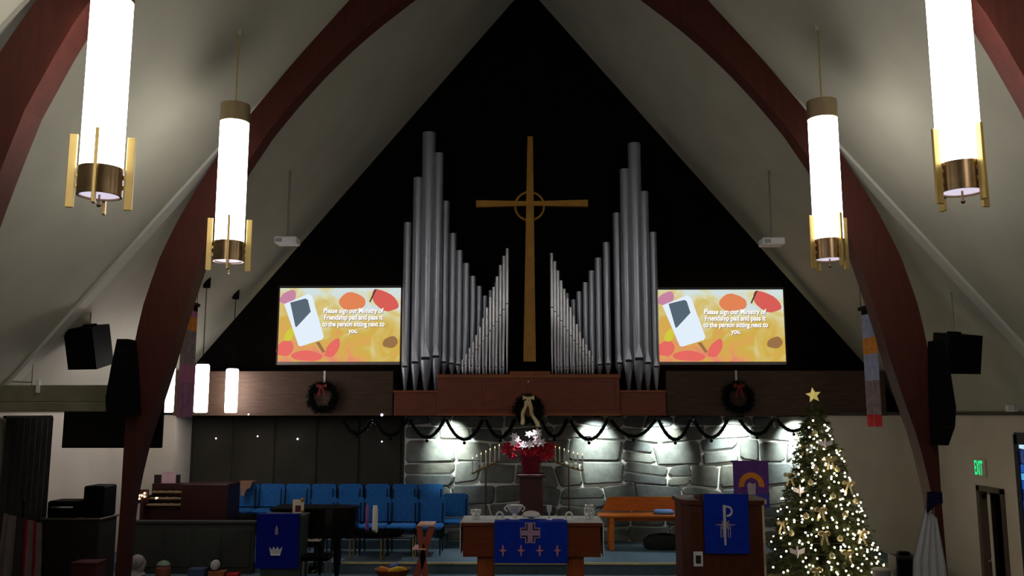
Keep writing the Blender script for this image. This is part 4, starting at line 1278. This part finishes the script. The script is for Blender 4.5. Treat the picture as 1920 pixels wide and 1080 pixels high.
chair = make_chair()
used = False
rear = [W(px, 950, 15.95).x for px in (452, 501, 550, 599, 650, 702, 754, 804)]
front = [W(px, 960, 15.0).x for px in (598, 650, 702, 754, 806)]
for xs, yv, zv, lab in ((rear, 15.9, .30, 'blue upholstered choir chair in the back row before dark panelling'), (front, 14.98, .15, 'blue upholstered choir chair in the front row behind the advent wreath')):
    for x in xs:
        if not used: o = chair; used = True
        else: o = copy_tree(chair)
        nn = len(xs) - 1 - xs.index(x)
        o.location = (x, yv, zv); o['group'] = 'back row of choir chairs' if zv > .2 else 'front row of choir chairs'
        o['label'] = 'blue upholstered choir chair, %s from the stone wall end of the %s row' % (['first', 'second', 'third', 'fourth', 'fifth', 'sixth', 'seventh', 'eighth'][nn], 'raised back' if zv > .2 else 'front')
o = copy_tree(chair); o.location = (W(851, 970, 15.7).x, 15.7, .15); o['label'] = 'single blue chair standing apart beside the stone wall and altar'; del o['group']

# dark choir rail in front of the console
dr_ = 13.9
r0, r1 = W(252, 976, dr_), W(478, 976, dr_)
rl = thing('choir_rail', 'low dark panelled choir rail in front of organ console', 'rail', ((r0.x + r1.x) / 2, dr_, 0))
MB().box(r0.x, r1.x, dr_, dr_ + .06, 0, r0.z - .04, bev=.005).build('board', M_rail, rl)
MB().box(r0.x - .02, r1.x + .02, dr_ - .03, dr_ + .09, r0.z - .045, r0.z, bev=.008).build('top_cap', M_rail, rl)
for k in range(4):
    x0 = r0.x + .04 + k * (r1.x - r0.x - .04) / 4
    MB().box(x0, x0 + (r1.x - r0.x) / 4 - .06, dr_ - .015, dr_ + .005, .1, r0.z - .12, bev=.008).build('panel', M_rail, rl)
# organ console
dc = 14.45
k0, k1 = W(262, 950, dc), W(426, 950, dc)
zt_c = W(400, 908, dc).z
co = thing('organ_console', 'dark red wooden organ console with lit stops and stacked keyboards', 'organ console', ((k0.x + k1.x) / 2, dc + .3, .15))
xm = W(338, 950, dc).x
MB().box(xm, k1.x, dc, dc + .62, .15, zt_c, bev=.012).build('end_panel', M_console, co)
MB().box(k0.x, xm, dc + .42, dc + .62, .15, zt_c - .02, bev=.012).build('back_case', M_console, co)
MB().box(k0.x, k0.x + .06, dc, dc + .5, .15, zt_c - .2, bev=.01).build('cheek', M_console, co)
MB().box(k0.x + .06, xm, dc + .04, dc + .42, .62, .70, bev=.006).build('key_bed', M_console, co)
for k in range(3):
    zk = W(300, 945 - k * 12, dc + .05 + k * .1).z
    yk = dc + .05 + k * .1
    mbk = MB().box(k0.x + .08, xm - .01, yk, yk + .14, zk - .03, zk, bev=.003)
    ky = mbk.build('manual', mat('dim_ivory', (140, 118, 86), .5), co)
    bk = MB(); n = 14
    for i in range(n):
        if i % 7 in (2, 6): continue
        xx = k0.x + .1 + i * (xm - k0.x - .13) / n
        bk.box(xx + .012, xx + .024, yk + .05, yk + .14, zk, zk + .012)
    bk.build('black_keys', M_blackg, ky)
    MB().box(k0.x + .06, xm, yk + .1, yk + .2, .68, zk - .03).build('key_slip', M_console, co)
st_ = [(261, 935), (266, 929), (271, 925), (271, 931), (261, 929), (293, 934)]
for a_, b_ in st_:
    p = W(a_, b_, dc - .01)
    MB().sphere(p, .018, 8).cyl(p, p + Vector((0, .06, 0)), .008, n=6).build('stop_knob', M_stop, co, True)
MB().box(W(256, 940, dc).x - .02, W(276, 940, dc).x, dc + .02, dc + .06, W(260, 944, dc).z, W(260, 918, dc).z, bev=.006).build('stop_jamb', M_console, co)
q0, q1 = W(304, 915, dc + .5), W(332, 884, dc + .5)
MB().box(W(290, 905, dc + .5).x, W(338, 905, dc + .5).x, dc + .47, dc + .5, zt_c - .03, W(300, 890, dc + .5).z).build('music_desk', M_brownbox, co)
sh = MB().box(q0.x, q1.x, dc + .455, dc + .467, zt_c - .025, q1.z)
tag(sh.build('sheet_music', mat('pink_paper', (206, 170, 178), .9)), 'pale pink sheet music on the organ console music desk', 'sheet music')
xj = W(463, 905, 16.1).x
tag(MB().prism([(xj - .12, 1.225), (xj + .13, 1.225), (xj + .1, 1.13), (xj + .03, 1.1), (xj - .01, .98), (xj - .06, .98), (xj - .07, 1.1)], 15.98, 16.0).box(xj - .12, xj + .13, 15.98, 16.2, 1.222, 1.24, bev=.006).build('tan_cloth', mat('tan_cloth', (150, 112, 84), .9)), 'tan cloth hung over the back of a raised row blue chair', 'cloth')

# low dark cabinet with equipment by the left wall
e0, e1 = W(84, 930, 12.2), W(192, 912, 12.2)
t = thing('equipment_cabinet', 'dark low equipment cabinet beside the left wall and arch', 'cabinet', ((e0.x + e1.x) / 2, 12.4, 0))
zsh = W(100, 975, 12.2).z
MB().box(e0.x, e1.x, 12.2, 12.7, 0, zsh, bev=.01).build('cabinet_body', M_brownbox, t)
MB().box(e0.x - .02, e1.x + .02, 12.16, 12.72, zsh, zsh + .025, bev=.005).build('cabinet_top', mat('cabinet_top_edge', (80, 74, 60), .5), t)
t2 = thing('keyboard_instrument', 'black electronic instrument standing on the equipment cabinet', 'instrument', ((e0.x + e1.x) / 2, 12.4, zsh + .025))
MB().box(e0.x + .03, e0.x + .45, 12.22, 12.6, zsh + .027, zsh + .25, bev=.02).build('case', M_black, t2)
MB().box(e0.x + .08, e0.x + .4, 12.205, 12.225, zsh + .16, zsh + .18).build('silver_strip', M_chrome, t2)
MB().box(e0.x + .5, e1.x, 12.26, 12.65, zsh + .027, e1.z, bev=.02).build('amplifier', M_black, t2)

# grand piano
xk0, xk1 = W(505, 1010, 13.3).x, W(607, 1010, 13.3).x
xr = W(670, 970, 13.6).x
pn = thing('grand_piano', 'dark glossy grand piano behind the blue lectern', 'piano', ((xk0 + xr) / 2, 13.6, 0))
zlid = W(640, 950, 13.4).z
poly = [(xk0, 13.34), (xk1, 13.34), (xk1 + .1, 13.42), (xr - .12, 13.44), (xr - .02, 13.55), (xr, 13.7), (xr - .1, 13.85), (xr - .4, 13.93), (xk0 + .3, 13.96), (xk0, 13.96)]
MB().prismz(poly, .6, zlid - .05).build('case', M_blackg, pn)
pol2 = [(x + (.02 if x > xk0 + .3 else -.02), y + (-.02 if y < 13.6 else .02)) for x, y in poly]
MB().prismz(pol2, zlid - .05, zlid - .02).build('lid', M_blackg, pn)
zkey = W(590, 1011, 13.2).z
MB().box(xk0, xk1 + .01, 13.1, 13.36, zkey - .1, zkey - .02, bev=.006).build('key_bed', M_blackg, pn)
kk = MB().box(xk0 + .05, xk1 - .02, 13.11, 13.27, zkey - .02, zkey, bev=.002).build('white_keys', M_ivory, pn)
bk = MB()
for i in range(18):
    if i % 7 in (2, 6): continue
    xx = xk0 + .06 + i * (xk1 - xk0 - .09) / 18
    bk.box(xx + .02, xx + .034, 13.17, 13.28, zkey, zkey + .012)
bk.build('black_keys', M_blackg, kk)
for px, yy in ((632, 13.5), (520, 13.45), (600, 13.85)):
    x = W(px, 1050, yy).x
    MB().lathe((x, yy, 0), [(.02, 0), (.03, .05), (.045, .1), (.06, .35), (.065, .6)], 12).build('leg', M_blackg, pn, True)
xl = W(581, 1040, 13.4).x
MB().box(xl - .1, xl + .1, 13.4, 13.44, .1, .2).box(xl - .09, xl - .06, 13.4, 13.44, .2, .62).box(xl + .06, xl + .09, 13.4, 13.44, .2, .62).build('pedal_lyre', M_blackg, pn)
for sx in (-.07, .07):
    MB().box(xl + sx - .02, xl + sx + .02, 13.28, 13.41, .13, .155, bev=.01).build('pedal', M_brass, pn)
# piano bench
xb = W(600, 1030, 12.95).x
t = thing('piano_bench', 'small dark piano bench with chrome legs beside the lectern', 'bench', (xb, 12.8, 0))
MB().box(xb - .2, xb + .2, 12.62, 12.95, .4, .47, bev=.02).build('seat', M_black, t)
for sx in (-1, 1):
    for yy in (12.66, 12.9):
        MB().cyl((xb + sx * .16, yy, 0), (xb + sx * .16, yy, .41), .014, n=8).build('leg', M_chrome, t, True)

# lectern with blue cloth
dl = 12.7
l0, l1 = W(486, 966, dl), W(566, 966, dl)
lc = thing('lectern', 'dark lectern carrying a blue cloth beside the grand piano', 'lectern', ((l0.x + l1.x) / 2, dl + .2, 0))
MB().box(l0.x + .04, l1.x, dl, dl + .4, .06, l0.z - .03, bev=.008).build('body', mat('lectern_green_wood', (44, 58, 52), .6), lc)
MB().box(l0.x, l1.x + .03, dl - .03, dl + .43, 0, .07, bev=.01).build('base', mat('lectern_green_wood', (44, 58, 52), .6), lc)
MB().box(l0.x, l1.x + .02, dl - .02, dl + .42, l0.z - .035, l0.z - .005, bev=.006).build('top', mat('lectern_green_wood', (44, 58, 52), .6), lc)
ylc = dl - .045
t, a, b = drop_cloth('lectern_cloth', 478, 562, 965, 1066, ylc, M_blued, 'dark blue cloth with white crown hanging on the lectern')
cw = W(517, 1030, ylc)
pts = [(-.075, -.05), (-.06, -.075), (.055, -.075), (.075, -.05), (.095, .035), (.05, -.005), (.03, .04), (0, .0), (-.03, .04), (-.05, -.005), (-.09, .03)]
MB().prism([(cw.x + u, cw.z + v) for u, v in pts], ylc - .012, ylc - .004).build('crown', M_emb, t)
MB().prism([(cw.x - .065, cw.z - .082), (cw.x + .065, cw.z - .082), (cw.x + .07, cw.z - .06), (cw.x - .07, cw.z - .06)], ylc - .014, ylc - .004).build('crown_band', M_flow, t)
cw = W(519, 994, ylc)
MB().prism([(cw.x - .022, cw.z - .06), (cw.x + .022, cw.z - .06), (cw.x + .018, cw.z + .02), (cw.x, cw.z + .07), (cw.x - .02, cw.z + .02)], ylc - .012, ylc - .004).build('small_flame', M_embg, t)
fc = W(559, 958, dl + .2)
t = thing('framed_picture', 'small white framed picture with gold corner standing on the lectern', 'picture', (fc.x, dl + .2, l0.z - .005))
zf = l0.z - .004
MB().box(fc.x - .08, fc.x + .08, dl + .19, dl + .21, zf, zf + .2, bev=.005).build('frame', mat('cream_frame', (230, 216, 186), .6), t)
MB().box(fc.x - .04, fc.x + .04, dl + .186, dl + .191, zf + .03, zf + .12).build('dark_print', mat('maroon_print', (84, 14, 40), .7), t)
MB().sphere((fc.x + .06, dl + .19, zf + .2), .03, 10).sphere((fc.x + .07, dl + .19, zf + .04), .022, 10).build('gold_corner', M_gold, t, True)
MB().box(fc.x - .02, fc.x + .02, dl + .21, dl + .28, zf, zf + .015).build('prop', M_black, t)

# advent wreath on a low brass stand
da = 14.5
a0, a1 = W(652, 1005, da), W(776, 1005, da)
zta = a0.z
sx = (a0.x + a1.x) / 2
t = thing('wreath_table', 'low table with thin brass legs holding the advent wreath', 'table', (sx, da, .15))
MB().box(a0.x, a1.x, da - .2, da + .2, zta - .02, zta, bev=.004).build('table_top', M_brownbox, t)
for px in (656, 714, 774):
    x = W(px, 1020, da - .17).x
    for yy in (da - .17, da + .17): MB().cyl((x, yy, .15), (x, yy, zta - .02), .011, n=8).build('leg', M_brass, t, True)
    MB().cyl((x, da - .17, .17), (x, da + .17, .17), .008, n=6).build('foot_bar', M_brass, t)
cxw = W(708, 1000, da).x
aw = thing('advent_wreath', 'green advent wreath lying on the low brass table', 'wreath', (cxw, da, zta))
random.seed(8)
mb = MB()
Rw = .36
mb.tube([(cxw + Rw * math.cos(a), da + .15 * math.sin(a), zta + .035) for a in [2 * PI * i / 28 for i in range(29)]], .035, 6)
for i in range(500):
    a = random.random() * 2 * PI
    p = Vector((cxw + Rw * math.cos(a), da + .15 * math.sin(a), zta + .04))
    sprigs(mb, p, (random.uniform(-1, 1), random.uniform(-1, 1), random.uniform(0, .8)), .05, 3, .06, .009)
for v_ in mb.v: v_.z = max(v_.z, zta + .002)
mb.build('greenery', M_green, aw)
for px, top, m, nm, lab in ((688, 945, mat('purple_wax', (138, 84, 150), .5), 'taper_candle', 'purple taper candle standing in the advent wreath'), (703, 948, M_wax, 'pillar_candle', 'white pillar candle standing in the advent wreath')):
    p = W(px, 990, da); tz = W(px, top, da).z; r = .048 if m is M_wax else .03
    c = thing(nm, lab, 'candle', (p.x, da, zta + .002), 'blue violet advent candles' if 'blue' in lab else None)
    MB().lathe((p.x, da, zta + .002), [(r, 0), (r, .02), (r * .9, tz - zta - .05), (r * .7 if m is M_wax else r * .35, tz - zta)], 14).build('wax', m, c, True)
    MB().cyl((p.x, da, tz - .01), (p.x, da, tz + .025), .004, n=6).build('wick', M_black, c)

# yellow goods in a shallow basket
bc = W(736, 1062, 13.55)
t = thing('shallow_basket', 'shallow dark orange basket on the carpet before brass step', 'basket', (bc.x, 13.55, 0))
MB().lathe((bc.x, 13.55, 0), [(.16, 0), (.2, .03), (.26, .13), (.27, .15), (.25, .14), (.18, .03)], 24).build('bowl', mat('basket_brown', (120, 62, 22), .7, var=.3, scale=30), t, True)
random.seed(3)
for i, (dx, dy, m, nm, lab) in enumerate(((-.12, -.05, mat('orange_wrap', (216, 130, 30), .5), 'orange_packet', 'orange packet in the shallow basket'), (.03, -.08, M_yellow, 'yellow_packet', 'yellow packet in the front of the shallow basket'), (.13, -.02, M_yellow, 'yellow_packet', 'yellow packet at the rim of the shallow basket'), (.02, .1, M_bluebox, 'blue_packet', 'blue packet at the back of the shallow basket'))):
    Mx = Matrix.Translation((bc.x + dx, 13.55 + dy, .135)) @ Matrix.Rotation(.3 * i, 4, 'Z') @ Matrix.Rotation(.25 * (-1) ** i, 4, 'Y')
    tag(MB().box(-.085, .085, -.05, .05, -.04, .04 + (.03 if m is M_bluebox else 0), bev=.02, M=Mx).build(nm, m, None, True), lab, 'packet')

# reddish wooden slanted stand
ds = 12.9
t = thing('wooden_stand', 'reddish wooden slanted stand with pale ledges beside the altar', 'stand', (W(790, 1080, ds).x, ds, 0))
def bar(px0, py0, px1, py1, y, w, m, nm):
    a, b = W(px0, py0, y), W(px1, py1, y)
    if py0 > 1075: a = Vector((a.x, y, 0.0))
    dv = (b - a).normalized(); n_ = Vector((dv.z, 0, -dv.x)) * w
    MB().prism([((a - n_).x, (a - n_).z), ((a + n_).x, (a + n_).z), ((b + n_).x, (b + n_).z), ((b - n_).x, (b - n_).z)], y - .025, y + .025).build(nm, m, t)
for yy in (ds, ds + .3):
    bar(776, 1082, 810, 986, yy, .045, M_redwood, 'leaning_post')
    bar(800, 1082, 786, 984, yy, .04, M_redwood, 'upright_post')
a, b = W(783, 984, ds), W(814, 984, ds)
MB().box(a.x, b.x, ds - .04, ds + .34, a.z - .02, a.z + .01, bev=.004).build('top_ledge', mat('pale_pink_ledge', (216, 170, 158), .5), t)
a, b = W(773, 1029, ds), W(800, 1029, ds)
MB().box(a.x, b.x, ds - .04, ds + .34, a.z - .012, a.z + .01, bev=.004).build('lower_ledge', mat('pale_pink_ledge', (216, 170, 158), .5), t)

# goods on the carpet in front of the choir rail
def floor_y(px, py):     # distance at which the chancel floor meets that pixel
    v = RM @ Vector(((px - 960.0) / FPX, (540.0 - py) / FPX, -1.0)); return v.y * (-CZ / v.z)
yw = 13.55
p = W(247, 1050, yw)
random.seed(15)
mb = MB()
for i in range(9):
    mb.sphere((p.x + random.uniform(-.15, .12), yw + random.uniform(-.08, .08), .1 + random.uniform(0, .18)), random.uniform(.08, .11), 10)
t = thing('white_bundle', 'crumpled white cloth bundle on the carpet by the dark rail', 'bundle', (p.x, yw, 0))
mb.build('cloth_folds', mat('offwhite_cloth', (150, 140, 136), .95, bump=.4), t, True)
MB().lathe((p.x - .01, yw, 0), [(.2, 0), (.22, .05), (.15, .12)], 14).build('lower_folds', mat('offwhite_cloth', (150, 140, 136), .95), t, True)
p = W(307, 1055, yw)
t = thing('capped_jar', 'small brown jar with pale green lid on the carpet', 'jar', (p.x, yw, 0))
MB().lathe((p.x, yw, 0), [(.1, 0), (.115, .04), (.11, .15), (.08, .18)], 16).build('jar_body', mat('terracotta', (128, 66, 46), .7), t, True)
MB().lathe((p.x, yw, .18), [(.09, 0), (.1, .02), (.07, .06), (.02, .08)], 16).build('lid', mat('pale_green', (120, 140, 124), .6), t, True)
p = W(403, 1050, yw)
bx = W(372, 1068, yw)
t = thing('blue_carton', 'dark blue carton on the carpet beside the striped ball', 'box', (bx.x, yw, 0))
MB().box(bx.x - .12, bx.x + .12, yw - .1, yw + .1, 0, .15, bev=.006).build('carton', mat('dull_blue', (50, 66, 100), .7), t)
MB().box(bx.x - .122, bx.x + .122, yw - .02, yw + .02, .1, .152).build('tape', mat('dull_blue_light', (80, 92, 120), .7), t)
ob = W(410, 1068, yw)
t = thing('orange_carton', 'low orange carton under the white striped ball', 'box', (ob.x, yw, 0))
MB().box(ob.x - .13, ob.x + .11, yw - .09, yw + .09, 0, .11, bev=.006).build('carton', mat('dull_orange', (150, 84, 40), .7), t)
MB().box(ob.x - .132, ob.x + .112, yw - .02, yw + .02, .06, .112).build('tape', mat('dull_tan', (170, 120, 80), .7), t)
t = thing('striped_ball', 'white ball with dark stripe resting on the orange carton', 'ball', (p.x, yw, .111))
MB().sphere((p.x, yw, .111 + .085), .085, 16).build('ball', mat('ball_white', (196, 192, 190), .6), t, True)
arcb = MB().tube([(p.x + .087 * math.cos(a), yw - .02, .196 + .087 * math.sin(a)) for a in [2 * PI * i / 24 for i in range(25)]], .009, 6)
arcb.xf(Matrix.Translation((p.x, yw, .196)) @ Matrix.Rotation(.7, 4, 'Z') @ Matrix.Rotation(.6, 4, 'Y') @ Matrix.Translation((-p.x, -yw, -.196))).build('stripe', M_black, t, True)
rb = W(438, 1070, yw)
t = thing('red_carton', 'small bright red carton beside the orange carton on carpet', 'box', (rb.x, yw, 0))
MB().box(rb.x - .08, rb.x + .09, yw - .08, yw + .08, 0, .08, bev=.006).build('carton', M_red, t)
MB().box(rb.x - .082, rb.x + .092, yw - .015, yw + .015, .04, .082).build('ribbon', M_reddk, t)
rb = W(166, 1065, 11.9)
t = thing('red_chest', 'dark red covered chest on the carpet by the arch foot', 'box', (rb.x, 11.9, 0))
zr = W(166, 1052, 11.9).z
MB().box(rb.x - .17, rb.x + .16, 11.76, 12.04, 0, max(zr, .2), bev=.01).build('cover', mat('dull_red', (66, 4, 8), .8), t)
MB().box(rb.x - .175, rb.x + .165, 11.755, 12.045, max(zr, .2) - .03, max(zr, .2) + .004, bev=.006).build('lid', mat('dull_red', (66, 4, 8), .8), t)

# ================================================================== FLAGS, CURTAIN, SIGNS, RIGHT CORNER
def drape(pts_top, pts_bot, nfold, amp, rows):
    """grid of a hanging cloth between two rails; returns verts/faces by row."""
    pass


# dark curtain along the left wall
yc0, yc1 = 11.5, 12.55
mb = MB(); vs = []; n = 36
for i in range(n + 1):
    y = yc0 + (yc1 - yc0) * i / n; dx = .05 * math.sin(i * 1.25)
    vs += [(-HW + .09 + dx, y, CZ - .06), (-HW + .09 + dx, y, NF + .02), (-HW + .1 + dx, y, CZ - .06), (-HW + .1 + dx, y, NF + .02)]
fs = []
for i in range(n):
    o = 4 * i
    fs += [(o, o + 4, o + 5, o + 1), (o + 2, o + 3, o + 7, o + 6), (o, o + 2, o + 6, o + 4), (o + 1, o + 5, o + 7, o + 3)]
t = thing('curtain', 'dark grey curtain hanging along the left wall under tie beam', 'curtain', (-HW + .1, 12, NF))
mb.add(vs, fs).build('cloth', M_dkgrey, t, True)
MB().cyl((-HW + .09, yc0 - .05, CZ - .05), (-HW + .09, yc1 + .05, CZ - .05), .02, n=10).build('rail', M_black, t)


def flag(name, label, px0, px1, py_top, d, stripes, canton, loc_x, gather=.25, amp=.05, pm=None):
    pm = pm or M_brassd
    """cloth draped in folds from a pole; colour runs in vertical stripes as the flag hangs."""
    top = W(px0, py_top, d).z
    x0, x1 = W(px0, 1000, d).x, W(px1, 1000, d).x
    t = thing(name, label, 'flag', (loc_x, d, NF))
    MB().cyl((loc_x, d, NF + .05), (loc_x, d, top + .12), .014, n=10).build('pole', pm, t, True)
    MB().lathe((loc_x, d, NF), [(.16, 0), (.16, .03), (.05, .07), (.02, .1)], 18).build('pole_base', M_brassd, t, True)
    MB().sphere((loc_x, d, top + .14), .025, 10).build('finial', pm, t, True)
    zb = -.35
    n = 40
    k = len(stripes)
    for s_i in range(k):
        a, b = s_i / k, (s_i + 1) / k
        vs = []; m = 8; rows = 6
        for i in range(m + 1):
            u = a + (b - a) * i / m
            for r in range(rows + 1):
                v = r / rows
                xx = loc_x + (x0 + (x1 - x0) * u - loc_x) * (gather + (1 - gather) * min(1, v * 2.6 + .02))
                yy = d + amp * math.sin(u * 26) * (.4 + .6 * v) - .02
                zz = top - abs(u - .5) * 0 - (top - zb) * v - .12 * u * (1 - v)
                vs.append((xx, yy, zz))
        fs = []
        for i in range(m):
            for r in range(rows):
                o = i * (rows + 1) + r
                fs.append((o, o + rows + 1, o + rows + 2, o + 1))
        mb = MB().add(vs, fs)
        mb.add([Vector(p) + Vector((0, .006, 0)) for p in vs], [f[::-1] for f in fs])
        mb.build('stripe', stripes[s_i], t, True)
    return t, top


xf_ = W(40, 1000, 11.35).x
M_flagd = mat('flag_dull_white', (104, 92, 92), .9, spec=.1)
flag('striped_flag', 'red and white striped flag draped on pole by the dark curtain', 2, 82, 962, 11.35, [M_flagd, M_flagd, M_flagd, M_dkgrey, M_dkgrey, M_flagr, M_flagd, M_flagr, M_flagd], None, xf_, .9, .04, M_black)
xw_ = W(1752, 1000, 10.6).x
t, top = flag('white_flag', 'white flag with dark navy corner draped on pole before arch foot', 1704, 1770, 952, 10.6, [M_flagw] * 7, None, xw_, .3, .02)
q = W(1750, 938, 10.56)
MB().prism([(q.x - .09, q.z - .14), (q.x + .0, q.z - .06), (q.x + .09, q.z - .03), (q.x + .09, q.z + .1), (q.x - .07, q.z + .1)], 10.52, 10.56).build('navy_corner', M_flagb, t)

# exit sign on the right wall
ye = 13.75
ze = W(1833, 877, ye).z
ex = thing('exit_sign', 'green lit EXIT sign on the right wall above the door', 'sign', (HW - .03, ye, ze - .13))
MB().box(HW - .04, HW - .001, ye - .17, ye + .17, ze - .13, ze + .13, bev=.006).build('housing', M_wall, ex)
vs, fs = text_mesh('EXIT', .26, .004, 0, 'CENTER')
cy = (max(v.y for v in vs) + min(v.y for v in vs)) / 2; wx = max(v.x for v in vs) - min(v.x for v in vs); cxm = (max(v.x for v in vs) + min(v.x for v in vs)) / 2
MB().add([(HW - .043, ye - (v.x - cxm) * .24 / wx, ze + (v.y - cy) * 1.15) for v in vs], fs).build('lettering', M_exit, ex)
# small white box on the ledge of the right wall and small unit on the tie beam
p = W(1872, 766, 12.6)
t = thing('wall_camera', 'small white box camera on the right wall eave ledge', 'camera', (HW - .08, 12.6, CZ + .02))
MB().box(HW - .13, HW - .03, 12.5, 12.7, CZ + .022, CZ + .12, bev=.01).build('body', M_white, t)
MB().cyl((HW - .13, 12.6, CZ + .07), (HW - .18, 12.55, CZ + .07), .03, n=12).build('lens_barrel', M_white, t, True)
p = W(69, 735, 10.98)
t = thing('beam_sensor', 'small white sensor box on the olive tie beam', 'sensor', (p.x, 11.0, W(69, 736, 11).z))
MB().box(p.x - .02, p.x + .02, 10.98, 11.02, W(69, 737, 11).z, W(69, 713, 11).z, bev=.005).build('body', M_white, t)
MB().cyl((W(60, 716, 11.05).x, 11.05, a_z := W(60, 722, 11.05).z), (W(62, 684, 11.05).x, 11.05, W(62, 684, 11.05).z), .007, n=6).build('cable', mat('cable_grey', (140, 136, 126), .6), t)
MB().cyl((-HW + .2, 11.05, W(0, 714, 11.05).z), (W(60, 716, 11.05).x, 11.05, W(60, 717, 11.05).z), .009, n=6).build('conduit', mat('cable_grey', (140, 136, 126), .6), t)

# dark box and white bin beside the tree
b0 = W(1698, 1060, 12.45)
t = thing('dark_box', 'dark brown box speaker on the floor right of the tree', 'box', (b0.x, 12.45, 0))
zb_ = W(1693, 1042, 12.45).z
MB().box(b0.x - .16, b0.x + .16, 12.35, 12.65, 0, max(.24, zb_), bev=.01).build('cabinet', M_brownbox, t)
MB().box(b0.x - .13, b0.x + .13, 12.34, 12.36, .03, max(.24, zb_) - .04, bev=.004).build('grille', M_mesh, t)
MB().box(b0.x - .08, b0.x + .08, 12.45, 12.55, max(.24, zb_), max(.24, zb_) + .05, bev=.015).build('handle', M_black, t)
b0 = W(1652, 1065, 12.5)
t = thing('white_bin', 'small pale grey bin between the tree and dark box', 'bin', (b0.x, 12.5, 0))
MB().lathe((b0.x, 12.5, 0), [(.1, 0), (.12, .32), (.125, .33), (.11, .32)], 20).build('bucket', mat('bin_grey', (150, 146, 136), .7), t, True)
MB().lathe((b0.x, 12.5, .32), [(.127, 0), (.13, .015), (.1, .03)], 20).build('rim', mat('bin_grey', (150, 146, 136), .7), t, True)
